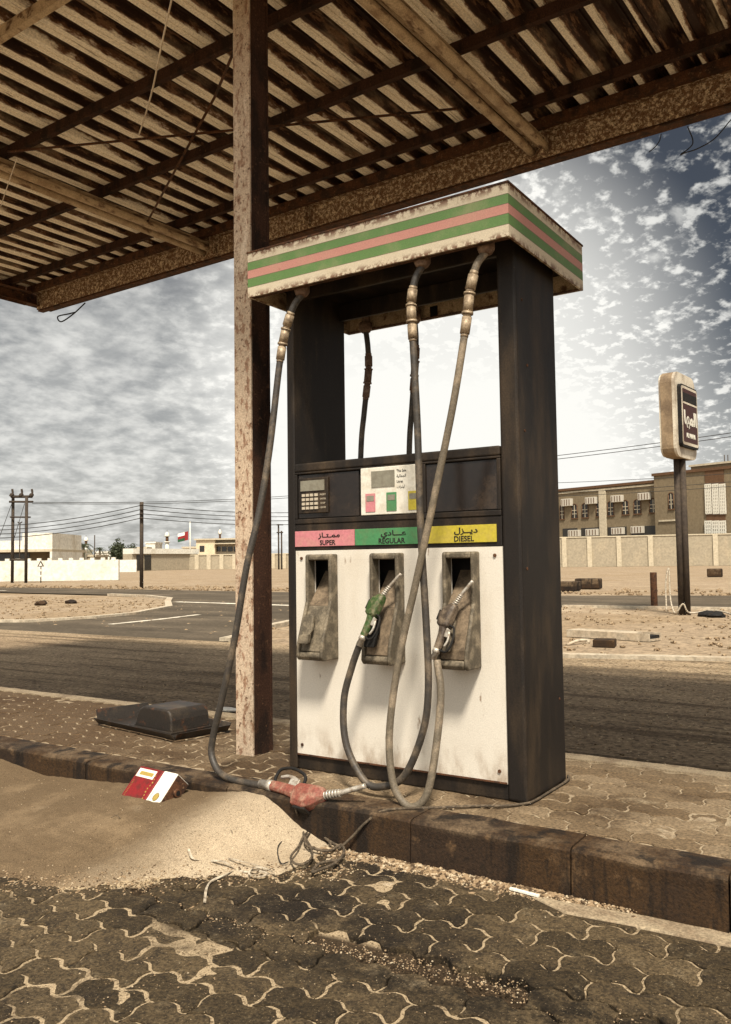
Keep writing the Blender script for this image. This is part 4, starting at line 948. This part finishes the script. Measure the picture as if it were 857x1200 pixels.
# rubble pieces
def block(px, py, w_, d_, h_, rz, mat, name, label, cat, z0=GZ, group=None):
    p = onz(px, py, z0); c_, s_ = math.cos(rz), math.sin(rz)
    o = MB().obox(p+Vector((0, 0, h_/2)), (c_*w_/2, s_*w_/2, 0), (-s_*d_/2, c_*d_/2, 0), (0, 0, h_/2)).build(name, mat, bevel=min(h_, w_)*.12)
    return toploc(tag(o, label, cat, group))
block(709, 758, .27, .25, .10, .2, 'kerb', 'broken_block', 'brown broken concrete block lying in front of the long concrete slab', 'block', GZ-.01)
cs_ = thing('concrete_channel', 'long pale concrete channel lying on the sand with a black open end', 'concrete slab', (-2.35, 8.75, GZ))
pa, pb_ = onz(672, 745, GZ), onz(768, 751, GZ); d = (pb_-pa).normalized(); n_ = Vector((-d.y, d.x, 0))
b = MB(); 
for s_ in (-1, 1): b.prism([pa+n_*.17*s_, pb_+n_*.17*s_, pb_+n_*.17*s_+Vector((0, 0, .10)), pa+n_*.17*s_+Vector((0, 0, .10))], -n_*.03*s_)
b.prism([pa-n_*.139, pb_-n_*.139, pb_+n_*.139, pa+n_*.139], (0, 0, .03)); b.prism([pa-n_*.139+Vector((0, 0, .07)), pb_-d*.25-n_*.139+Vector((0, 0, .07)), pb_-d*.25+n_*.139+Vector((0, 0, .07)), pa+n_*.139+Vector((0, 0, .07))], (0, 0, .028))
b.build('channel_body', 'edge', cs_); MB().obox(pb_+Vector((0, 0, .052))-d*.12, d*.11, n_*.138, (0, 0, .02)).build('channel_lining', 'dark', cs_)
b = MB(); pa, pb_ = onz(664, 756, GZ), onz(690, 753, GZ); b.tube(cr([pa, (pa+pb_)/2+Vector((0, 0, .04)), pb_+Vector((0, 0, .03)), pb_+Vector((.02, -.1, .01))], 6), .02, 7)
toploc(tag(b.build('pipe_piece', 'edge'), 'pale bent pipe on the sand beside the pump, left of the broken block', 'pipe'))
block(690, 690, .9, .5, .38, .1, 'kerb', 'concrete_block', 'widest brown block beyond the far road, right of the smaller blocks', 'block', group='blocks beyond the far road')
block(673.5, 692, .42, .4, .32, .3, 'kerb', 'concrete_block', 'small upright block beyond the far road between two others', 'block', group='blocks beyond the far road')
block(665, 693, .55, .4, .34, 0, 'kerb', 'concrete_block', 'brown block beyond the far road right beside the pump edge', 'block', group='blocks beyond the far road')
block(838, 676, .8, .6, .45, .2, 'kerb', 'concrete_block', 'lone dark block on the far sand right of the sign pole', 'block', group='blocks beyond the far road')
def lump(px, py, s_, lab, mat='dark', z0=GZ):
    p = onz(px, py, z0); b = MB(); n = 10; vs = []
    bm = bmesh.new(); bmesh.ops.create_icosphere(bm, subdivisions=2, radius=s_)
    vs = [(p.x+v.co.x*1.4*(1+.4*mnoise.noise(v.co*5/s_*.3+p)), p.y+v.co.y*(1+.4*mnoise.noise(v.co*4/s_*.3+p)), p.z+s_*.25+v.co.z*.55*(1+.5*mnoise.noise(v.co*6/s_*.3+p))) for v in bm.verts]
    fs = [tuple(v.index for v in f.verts) for f in bm.faces]; bm.free(); b.add(vs, fs)
    return toploc(tag(b.build('rag_bundle', mat), lab, 'litter'))
lump(829, 722, .13, 'nearer part of the dark rag lying right of the sign foot'); lump(839, 723, .13, 'right hand dark rag lump lying beside the road sign foot')
lump(48, 709, .16, 'larger dark lump on the sandy patch at the left', 'kerb'); lump(83, 707, .14, 'smaller dark lump on the sandy patch, right of the larger one', 'kerb')

# ------------------------------------------------------------------ far background, right: wall and school
def far_plane(px0, D0, px1, D1):
    A = atd(px0, 600, D0); B = atd(px1, 600, D1); A.z = B.z = GZ; d = (B-A).normalized(); n_ = Vector((d.y, -d.x, 0))
    if n_.dot(CAM-A) < 0: n_ = -n_
    def hit(px, py, off=0.):
        r_ = ray(px, py); t_ = ((A+n_*off)-CAM).dot(n_)/r_.dot(n_); p = CAM+r_*t_; return (p-A).dot(d), p.z
    def bx(b, u0, u1, z0, z1, w0, w1):
        return b.obox(A+d*(u0+u1)/2+n_*(w0+w1)/2+Vector((0, 0, (z0+z1)/2-GZ)), d*(u1-u0)/2, n_*(w1-w0)/2, (0, 0, (z1-z0)/2))
    return A, d, n_, hit, bx
A, d, n_, hit, bx = far_plane(560, 113, 900, 100)
u0, u1 = hit(560, 650)[0], hit(905, 650)[0]; zt = hit(760, 627)[1]
wl = thing('boundary_wall', 'long beige panelled wall in front of the tan two storey building', 'wall', A)
bx(MB(), u0, u1, GZ, zt-.15, -.12, .12).build('wall_panel', 'wall_p', wl)
bx(MB(), u0, u1, zt-.149, zt, -.2, .2).build('coping', 'trimc', wl)
for px in (604, 632, 662, 691.5, 726, 763, 803, 839, 873): u = hit(px, 650)[0]; bx(MB(), u-.28, u+.28, GZ, zt-.152, .121, .32).build('pilaster', 'trimc', wl)
A, d, n_, hit, bx = far_plane(658, 124, 773, 111)
bl = thing('school_building', 'tan two storey building with arched windows behind the beige wall', 'building', A)
u0 = hit(600, 600)[0]; u1 = hit(773, 600)[0]; u2 = hit(915, 600)[0]; zt = hit(700, 569)[1]; zt2 = hit(800, 551.5, 1.)[1]
bx(MB(), u0, u1, GZ, zt-.35, -12, 0).build('wall', 'school', bl); bx(MB(), u0, u1, zt-.349, zt, -12.2, .25).build('parapet', 'school_d', bl)
bx(MB(), u0, u1, zt-.72, zt-.5, .001, .15).build('cornice', 'trimc', bl)
bx(MB(), u1+.001, u2, GZ, zt2-.35, -12, 1.).build('wall', 'school', bl); bx(MB(), u1-.2, u2, zt2-.349, zt2, -12.2, 1.2).build('parapet', 'school_d', bl)
ua, za = hit(810, 553, -3); ub, zb_ = hit(870, 541, -3)
bx(MB(), ua, ub, zt2-.2, zb_, -8, -3).build('roof_room', 'school', bl); bx(MB(), ua-.2, ub, zb_+.001, zb_+.25, -8.2, -2.8).build('roof_room_edge', 'trimc', bl)
for px in (849, 853): u, z_ = hit(px, 533, -4); MB().tube([A+d*u-n_*4+Vector((0, 0, zb_-GZ)), A+d*u-n_*4+Vector((0, 0, z_-GZ))], .06, 6).build('antenna', 'pole', bl)
def window(x0, x1, y0, y1, off=0., arched=True, ac=None):
    ua, za = hit(x0, y0, off); ub, zb_ = hit(x1, y1, off); w_ = ub-ua; fr = bx(MB(), ua-.12, ub+.12, zb_-.15, zb_-.001, off, off+.14)
    if arched:
        b = fr; r_ = w_/2; n = 8; zc = za-r_*.7
        prev = None
        pts = [(ua, zb_), (ua, zc)] + [((ua+ub)/2-r_*math.cos(PI*k/n), zc+r_*.75*math.sin(PI*k/n)) for k in range(1, n)] + [(ub, zc), (ub, zb_)]
        for (p_, q_) in zip(pts, pts[1:]):
            pa_, pb2 = A+d*p_[0]+n_*(off+.05)+Vector((0, 0, p_[1]-GZ)), A+d*q_[0]+n_*(off+.05)+Vector((0, 0, q_[1]-GZ)); b.tube([pa_, pb2], .07, 5)
        f_ = b.build('window', 'school_d', bl)
        g = MB(); g.prism([A+d*p_[0]+n_*(off+.01)+Vector((0, 0, p_[1]-GZ)) for p_ in pts], n_*.02); gg = g.build('pane', 'glass', f_)
        m_ = MB(); bx(m_, (ua+ub)/2-.04, (ua+ub)/2+.04, zb_, za-.1, off+.031, off+.07)
        for q in (.3, .55): zz_ = zb_+(za-zb_)*q; bx(m_, ua, ub, zz_-.04, zz_+.04, off+.031, off+.065)
        m_.build('glazing_bars', 'trimc', f_)
    else:
        f_ = fr.build('window', 'trimc', bl); bx(MB(), ua, ub, zb_, za, off+.01, off+.04).build('pane', 'glass', f_)
CX = lambda c: 640+c*.3168
CYY = lambda c: 420+c*.3168
for x0, x1 in ((52, 68), (95, 117), (133, 157), (186, 208), (228, 252), (282, 307), (325, 352), (383, 412)):
    k = (x0-95)/300*22; window(CX(x0), CX(x1), CYY(540-k), CYY(590-k))
window(CX(453), CX(474), CYY(498), CYY(556), 1.0)
for x0, x1 in ((62, 118), (130, 208), (228, 300), (316, 416)): window(CX(x0), CX(x1), CYY(630 - (x0-62)*.03), CYY(672), 0, False)
def acu(x0, x1, y0, y1, off=0.):
    ua, za = hit(CX(x0), CYY(y0), off+.5); ub, zb_ = hit(CX(x1), CYY(y1), off+.5)
    a_ = bx(MB(), ua, ub, zb_, za, off+.001, off+.6).build('air_conditioner', 'ac', bl, bevel=.03)
    b = MB()
    for k in range(4): u = ua+(ub-ua)*(k+.5)/4; bx(b, u-.06, u+.06, zb_+.1, za-.1, off+.601, off+.62)
    b.build('grille', 'school_d', a_)
for q in ((56, 92, 521, 545), (145, 183, 515, 537), (240, 280, 508, 530), (340, 382, 499, 522), (82, 122, 636, 658), (147, 190, 632, 655), (242, 284, 627, 650), (314, 357, 622, 646)): acu(*q)
u = hit(CX(213), 600)[0]; bx(MB(), u-.5, u+.5, GZ, zt-.73, .001, .35).build('pilaster', 'trimc', bl)
u = hit(CX(512), 600, 1.)[0]; bx(MB(), u-.3, u+.3, GZ, zt2-.36, 1.001, 1.25).build('pilaster', 'trimc', bl)
ua, za = hit(CX(588), CYY(408), 1.); ub, zb_ = hit(CX(666), CYY(640), 1.)
bx(MB(), ua, ub, GZ, za, 1.001, 1.10).build('stair_panel', 'school_d', bl)
for xa, xb in ((590, 613), (617, 640), (643, 666)):
    for ya, yb in ((467, 573), (603, 655)):
        ua, za = hit(CX(xa), CYY(ya), 1.1); ub, zb_ = hit(CX(xb), CYY(yb), 1.1)
        b = MB(); nx, nz2 = 3, max(4, int((yb-ya)/11))
        for i in range(nx+1): u = ua+(ub-ua)*i/nx; bx(b, u-.07, u+.07, zb_, za, 1.1005, 1.24)
        for j in range(nz2+1): z_ = zb_+(za-zb_)*j/nz2; bx(b, ua-.07, ub+.07, z_-.08, z_+.08, 1.101, 1.22)
        b.build('lattice_screen', 'lattice', bl)
b = MB(); ua = hit(CX(418), 600, 1.)[0]; ub = hit(CX(480), 600, 1.)[0]; z_ = hit(CX(450), CYY(600), 1.)[1]; bx(b, ua, ub, z_-.1, z_+.1, 1.001, 1.15); b.build('string_course', 'trimc', bl)

# ------------------------------------------------------------------ far background, left
def wall_far(name, px0, px1, D, ytop, label, mat, dark=None, cren=False, pil=None, thick=.3, D1=None, ybot=None, pilw=.25):
    A, d, n_, hit, bx = far_plane(px0, D, px1, D1 or D); u1 = hit(px1, 650)[0]; zt = hit((px0+px1)/2, ytop)[1]
    t_ = thing(name, label, 'wall' if 'wall' in name else 'building', A)
    bx(MB(), 0, u1, GZ, zt, -thick, 0).build('wall_face', mat, t_)
    if cren:
        b = MB(); n = int(u1/.75)
        for k in range(n): b.obox(A+d*(k+.5)*u1/n-n_*thick/2+Vector((0, 0, zt+.08-GZ)), d*.14, n_*thick*.3, (0, 0, .08))
        b.build('crenellation', mat, t_)
    if pil:
        for px in pil: u = hit(px, 650)[0]; bx(MB(), u-pilw, u+pilw, GZ, zt-.01, .001, .3).build('pilaster', 'trimc', t_)
        bx(MB(), 0, u1, zt+.001, zt+.18, -thick-.1, .12).build('coping', 'trimc', t_)
    return t_, A, d, n_, hit, bx
wall_far('garden_wall', -60, 139, 61, 657, 'whitewashed wall with a toothed top behind the twin utility poles', 'wall_w', cren=True)
wall_far('compound_wall', 180, 420, 150, 650, 'long beige panelled wall behind the single utility pole', 'wall_p', pil=(180, 204, 217, 231, 245, 260, 275, 290, 305, 320, 333, 347), thick=.3, pilw=.35)
wall_far('low_wall', 138, 160, 120, 656, 'short pale wall joining the toothed wall and the gateway', 'wall_w')
# flat roofed house behind garden wall
A, d, n_, hit, bx = far_plane(-40, 78, 67, 78)
hs = thing('flat_roofed_house', 'whitewashed flat roofed house with a dark shaded veranda behind the toothed wall', 'house', A)
u1 = hit(67, 640)[0]; um = hit(31, 640)[0]; za = hit(30, 644)[1]; zb_ = hit(50, 625)[1]; zc = hit(15, 634)[1]; zd = hit(30, 647)[1]
bx(MB(), 0, u1, zd, za, -8, 1.2).build('roof_slab', 'trimc', hs)
bx(MB(), um, u1-.1, za+.001, zb_, -7, .9).build('parapet', 'wall_w', hs); bx(MB(), 0, um-.001, za+.001, zc, -7, .9).build('parapet', 'wall_w', hs)
bx(MB(), 0, u1-.2, GZ, zd-.001, -7, -1.).build('wall', 'school', hs)
uo = hit(30, 650)[0]; bx(MB(), 0, uo, GZ+.5, zd-.1, -.999, -.9).build('window', 'glass', hs); uo = hit(61, 650)[0]; bx(MB(), uo-.25, uo+.25, GZ+1, zd-.5, -.999, -.9).build('window', 'glass', hs)
bx(MB(), u1-.199, u1, GZ, zd-.001, -7, 1.2).build('side_wall', 'wall_w', hs)
# gateway building
A, d, n_, hit, bx = far_plane(155, 138, 232, 152)
gt = thing('gateway', 'long white flat roofed shed with dark openings behind the single pole', 'building', A)
u1 = hit(232, 640)[0]; zt = hit(190, 643)[1]; zb_ = hit(170, 649)[1]
bx(MB(), 0, u1, zb_, zt, -2, .3).build('roof_slab', 'wall_w', gt); bx(MB(), 0, u1, GZ, zb_-.001, -2, 0).build('wall', 'wall_p', gt)
ua = hit(160, 650)[0]; ub = hit(177, 650)[0]; um = (ua+ub)/2; bx(MB(), ua, um-.15, GZ+.1, zb_-.2, .001, .08).build('gate_opening', 'glass', gt); bx(MB(), um+.15, ub, GZ+.1, zb_-.2, .001, .08).build('gate_opening', 'glass', gt)
# beige house above compound wall
A, d, n_, hit, bx = far_plane(230, 175, 330, 172)
hs = thing('beige_house', 'beige two level house rising behind the panelled wall left of the post', 'house', A)
ua = hit(230, 640)[0]; ub = hit(252, 640)[0]; uc = hit(292, 640)[0]; zt = hit(250, 631)[1]; zt2 = hit(260, 637)[1]
bx(MB(), ua, ub, GZ, zt-.3, -7, 0).build('wall', 'wall_b', hs); bx(MB(), ub+.001, uc, GZ, zt-.3, -7, -1).build('wall', 'wall_p', hs)
bx(MB(), ua-.3, uc+.3, zt-.299, zt, -7.3, .4).build('parapet', 'trimc', hs); bx(MB(), ub, uc, zt2-.1, zt2+.1, -.999, .5).build('canopy_slab', 'trimc', hs)
for px in (256, 263, 270, 277): u, z_ = hit(px, 644, -1); bx(MB(), u-.5, u+.5, z_-.4, z_+.6, -.999, -.9).build('window', 'glass', hs)
u, z_ = hit(237, 643); bx(MB(), u-.5, u+.5, z_-.6, z_+.6, .001, .08).build('window', 'glass', hs)
# far low skyline
def lowhouse(px0, px1, ytop, D, mat, lab, wins=()):
    A, d, n_, hit, bx = far_plane(px0, D, px1, D); u1 = hit(px1, 640)[0]; zt = hit((px0+px1)/2, ytop)[1]
    t_ = thing('distant_house', lab, 'house', A, group='distant houses on the left skyline')
    bx(MB(), 0, u1, GZ, zt-.4, -8, 0).build('wall', mat, t_); bx(MB(), -.2, u1+.2, zt-.399, zt, -8.2, .2).build('roof', 'trimc' if mat != 'wall_w' else 'wall_w', t_)
    for px in wins: u = hit(px, 650)[0]; bx(MB(), u-.5, u+.5, zt-2.2, zt-1.1, .001, .08).build('window', 'glass', t_)
lowhouse(67, 80, 647, 150, 'wall_w', 'small white house just right of the flat roofed house on the skyline', (71, 76))
lowhouse(80, 92, 643.5, 160, 'wall_w', 'taller white block left of the palm tree on the skyline', (84, 88))
lowhouse(92, 112, 650, 165, 'wall_p', 'low cream block behind the palm trunk on the skyline', (97, 107))
lowhouse(112, 134, 646, 210, 'wall_w', 'white block between the thin pole and the bushy tree', (117, 124))
lowhouse(160, 172, 641, 230, 'wall_p', 'cream block with a sloping top right beside the single pole', (166,))
lowhouse(171, 182, 635, 235, 'wall_w', 'white upper block right of the single pole on the skyline', ())
lowhouse(214, 232, 640.5, 215, 'wall_b', 'low beige block at the foot of the flagpole', ())
def minaret(px, ytop, ybase, D, wpx, lab):
    s_ = D/FPX; p = atd(px, ybase, D); zt = atd(px, ytop, D).z; w_ = wpx*s_/2; t_ = thing('minaret', lab, 'minaret', (p.x, p.y, GZ), group='minarets on the skyline')
    P_ = Vector((p.x, p.y, 0)); H_ = zt-GZ
    def V(z_): return P_+Vector((0, 0, z_))
    MB().tube([V(GZ), V(zt-H_*.32)], [w_*.62, w_*.6], 12).build('shaft', 'wall_w', t_)
    MB().tube([V(zt-H_*.32+.01), V(zt-H_*.29)], w_, 12).build('balcony', 'wall_w', t_)
    MB().tube([V(zt-H_*.288), V(zt-H_*.16)], w_*.5, 12).build('lantern', 'school_d', t_)
    n = 6; MB().tube([V(zt-H_*.16+.01+H_*.13*math.sin(PI/2*k/n)) for k in range(n+1)], [max(.05, w_*.85*math.cos(PI/2*k/n)) for k in range(n+1)], 12).build('dome', 'wall_w', t_)
    MB().tube([V(zt-H_*.04), V(zt+H_*.03)], w_*.06, 6).build('finial', 'pole', t_)
minaret(196, 622, 645, 240, 7, 'white minaret with a domed top just left of the flag')
minaret(258, 619, 637, 260, 5, 'small pale minaret peeking above the beige house')
minaret(101, 628, 645, 230, 6, 'white minaret rising behind the palm tree')
# flag
D = 200; p = atd(223, 640, D); zt = atd(223, 611, D).z
fp_ = thing('flagpole', 'red white and green flag hanging from a white pole above the skyline', 'flag', (p.x, p.y, GZ)); MB().tube([Vector((p.x, p.y, GZ)), Vector((p.x, p.y, zt))], .14, 8).build('pole', 'wall_w', fp_)
q0 = atd(208.5, 624, D); sx_ = D/FPX
def fl(name, u0_, u1_, v0, v1, mt):
    n = 6; b = MB(); fr = []; 
    for k in range(n+1):
        u = u0_+(u1_-u0_)*k/n; c0 = atd(208.5+u*12.5, 624+3*(1-u), D)+FW*math.sin(u*5)*.3
        for v in (v0, v1): fr.append(c0-Vector((0, 0, 1))*v*7.5*sx_)
    fs = [(2*k, 2*k+1, 2*k+3, 2*k+2) for k in range(n)]; b.add(fr, fs); o = b.build(name, mt, fp_); s_ = o.modifiers.new('s', 'SOLIDIFY'); s_.thickness = .03
fl('flag_band', 0, .66, -.2, .3, 'flag_w'); fl('flag_band', 0, .66, .301, .7, 'flag_r'); fl('flag_band', 0, .66, .701, 1.15, 'flag_g'); fl('flag_hoist', .661, 1, -.2, 1.15, 'flag_r')
# trees
def leafball(b, c, rx, rz_, n, ls):
    for _ in range(n):
        v = Vector((random.gauss(0, 1), random.gauss(0, 1), random.gauss(0, 1))).normalized()*random.uniform(.45, 1.05)
        v *= 1+.25*mnoise.noise(v*2.2+c); p = c+Vector((v.x*rx, v.y*rx, v.z*rz_)); a_ = Vector((random.gauss(0, 1), random.gauss(0, 1), random.gauss(0, 1))).normalized(); q = a_.orthogonal().normalized()
        b.add([p-a_*ls, p+q*ls*.6, p+a_*ls, p-q*ls*.6], [(0, 1, 2, 3)])
def bush_tree(px, ytop, D, wpx, lab):
    s_ = D/FPX; p = atd(px, 650, D); p.z = GZ; zt = atd(px, ytop, D).z; t_ = thing('broadleaf_tree', lab, 'tree', p, group='bushy trees behind the wall')
    hh = zt-GZ; MB().tube([p, p+Vector((.1, 0, hh*.35)), p+Vector((0, 0, hh*.6))], [.3, .22, .12], 8).build('trunk', 'trunk', t_)
    b = MB(); rx = wpx*s_/2
    for k in range(7): leafball(b, p+Vector((random.uniform(-.55, .55)*rx, random.uniform(-.4, .4)*rx, hh*random.uniform(.5, .78))), rx*.55, hh*.26, 260, rx*.09)
    b.build('crown', 'leaf', t_)
bush_tree(139, 632, 140, 26, 'dark bushy tree behind the low wall, the larger of two'); bush_tree(156, 635, 146, 17, 'smaller dark bushy tree just left of the single utility pole')
def palm(px, ytop, D, wpx, lab):
    s_ = D/FPX; p = atd(px, 650, D); p.z = GZ; c_ = atd(px, ytop+3, D); t_ = thing('palm_tree', lab, 'palm tree', p, group='palm trees')
    MB().tube([p, (p+c_)/2+Vector((.1, 0, 0)), c_], [.28, .22, .2], 8).build('trunk', 'trunk', t_)
    b = MB(); Lf = wpx*s_/2
    for k in range(22):
        th = k*2.4; el = random.uniform(-.2, 1.1); dx = Vector((math.cos(th), math.sin(th), 0)); pts = [c_+dx*Lf*t*math.cos(el*.6)+Vector((0, 0, Lf*(math.sin(el)*t-.9*t*t))) for t in (0, .25, .5, .75, 1)]
        sd_ = dx.cross(Vector((0, 0, 1)))
        for i in range(4):
            for m_ in range(3):
                q = pts[i]+(pts[i+1]-pts[i])*m_/3
                for sgn in (-1, 1): b.add([q, q+(pts[i+1]-pts[i])*.25, q+sd_*sgn*Lf*.16*(1-.15*i)+Vector((0, 0, -Lf*.10))+(pts[i+1]-pts[i])*.5], [(0, 1, 2)])
    b.build('crown', 'leaf', t_)
palm(98, 636, 150, 26, 'palm tree with drooping fronds left of the thin pole'); palm(117, 640, 170, 18, 'smaller palm just right of the thin pole')
# utility poles
DP = 56
def up(px, ytop, ybase, r_=.11, D=None):
    p = onz(px, ybase, GZ); t_ = (p-CAM).dot(FW); q = atd(px+ (0 if True else 0), ytop, t_); return p, Vector((p.x, p.y, q.z)), t_
p1, q1, t1 = up(14.5, 582, 683); p2, q2, t2 = up(30.5, 582, 683)
hp = thing('twin_utility_poles', 'pair of dark timber utility poles joined by crossbars at the far left', 'utility poles', p1)
MB().tube([p1, q1], .10, 8).build('pole', 'pole', hp); MB().tube([p2, q2], .10, 8).build('pole', 'pole', hp)
def bar(px0, px1, y, r_=.06, nm='crossbar'):
    a_ = atd(px0, y, t1); c_ = atd(px1, y, t1); MB().tube([a_, c_], r_, 6).build(nm, 'pole', hp)
bar(13, 38, 582, .09); bar(11, 39, 588, .07); bar(12, 36, 606, .05); bar(14, 32, 656, .07)
for px in (14, 25, 37): MB().tube(cr([atd(px-1, 582, t1), atd(px+1, 578, t1), atd(px+.5, 573, t1)], 4), [.14]*4+[.07]*5, 6).build('insulator', 'pole', hp)
for a_, c_ in (((14, 590), (-8, 650)), ((29, 590), (14, 640))): MB().tube([atd(*a_, t1), atd(*c_, t1-1)], .02, 5).build('stay_wire', 'wire', hp)
p3, q3, t3 = up(166, 588, 690)
sp1 = thing('utility_pole', 'single dark utility pole standing between the road and the beige wall', 'utility pole', p3); MB().tube([p3, q3], .085, 8).build('pole', 'pole', sp1)
for y in (592, 597, 602, 607): MB().tube([atd(164, y, t3), atd(167.5, y, t3)], .05, 6).build('insulator', 'pole', sp1)
for px, yt, yb_, D, lab in ((111, 627, 653, 150, 'thin dark pole between the palms on the skyline'), (23, 613, 668, 75, 'thin lamp post seen between the twin utility poles')):
    p = atd(px, yb_, D); p.z = GZ; q = atd(px, yt, D); o = MB().tube([p, Vector((p.x, p.y, q.z))], .09 if D > 100 else .05, 6); 
    if D < 100: o.tube([Vector((p.x, p.y, q.z)), Vector((p.x-.3, p.y, q.z+.1))], .05, 6).tube([Vector((p.x, p.y, q.z)), Vector((p.x+.3, p.y, q.z+.1))], .05, 6)
    toploc(tag(o.build('thin_pole', 'pole'), lab, 'pole'))
D = 130; fr = thing('distant_pole_frame', 'pair of dark distant poles with short crossbars seen between post and pump', 'utility poles', atd(329, 655, D))
for px in (326.8, 330.3): p = atd(px, 655, D); p.z = GZ; q = atd(px, 614 if px < 328 else 622, D); MB().tube([p, Vector((p.x, p.y, q.z))], .12, 6).build('pole', 'pole', fr)
for y in (615, 624): MB().tube([atd(324.3, y, D), atd(332, y, D)], .09, 6).build('crossbar', 'pole', fr)
# wires
def wire(p, q, sag, lab, grp, r_=.018, n=14):
    pts = [p.lerp(q, k/n)-Vector((0, 0, sag*4*(k/n)*(1-k/n))) for k in range(n+1)]
    o = MB().tube(pts, r_, 5).build('power_line', 'wire'); toploc(tag(o, lab, 'power line', grp))
# from the single pole, left and right
for i, y in enumerate((592, 597, 602, 607)):
    wire(atd(166, y, t3), atd(-120, 612+i*4.5+y*.0, 46), .55, 'thin black power line sagging left from the single pole', 'power lines left of the single pole')
    wire(atd(166, y, t3), atd(420, 595+i*4.5, 60), .35, 'thin black power line running right from the single pole behind the post', 'power lines right of the single pole')
for k, (ya, yb_) in enumerate(((588.5, 574), (590, 576.5))):
    wire(atd(38, ya, t1), atd(420, yb_, 70), .35, 'long upper power line running right from the twin poles', 'upper power lines from the twin poles', .02)
for k, (ya, yb_, lab) in enumerate(((534, 502, 'upper one of the power lines crossing the sky behind the roadside sign'), (538, 506.5, 'second power line crossing the sky behind the roadside sign'))):
    wire(atd(560, ya+10, 50), atd(920, yb_-4, 40), .1, lab, 'power lines behind the sign', .018)
for k, (ya, yb_, lab) in enumerate(((564, 553, 'power line passing just above the tan building'), (577, 562, 'power line passing across the upper wall of the tan building'), (580, 568, 'lower power line passing across the tan building'))):
    wire(atd(560, ya+4, 70), atd(920, yb_-3, 60), .2, lab, 'power lines before the building', .02)
# warning triangle
p = onz(48, 683, GZ); tt = (p-CAM).dot(FW); ts = thing('warning_sign', 'small triangular warning sign on a banded post before the toothed wall', 'sign', p)
zt = atd(48, 657, tt).z; MB().tube([p, Vector((p.x, p.y, zt-.35))], .035, 8).build('post', 'pole', ts)
for k in range(2): MB().tube([Vector((p.x, p.y, GZ+.35+.35*k)), Vector((p.x, p.y, GZ+.5+.35*k))], .037, 8).build('post_band', 'wall_w', ts)
c_ = Vector((p.x, p.y, zt-.30)); rx = Vector((RT.x, RT.y, 0)).normalized(); fr_ = Vector((FW.x, FW.y, 0)).normalized()
MB().prism([c_-rx*.22-fr_*.05-Vector((0, 0, .08)), c_+rx*.22-fr_*.05-Vector((0, 0, .08)), c_-fr_*.05+Vector((0, 0, .32))], fr_*.02).build('sign_plate', 'pole', ts)
MB().prism([c_-rx*.12-fr_*.06-Vector((0, 0, .03)), c_+rx*.12-fr_*.06-Vector((0, 0, .03)), c_-fr_*.06+Vector((0, 0, .18))], fr_*.008).build('sign_face', 'wall_w', ts)

# ------------------------------------------------------------------ render settings
sc.render.engine = 'CYCLES'
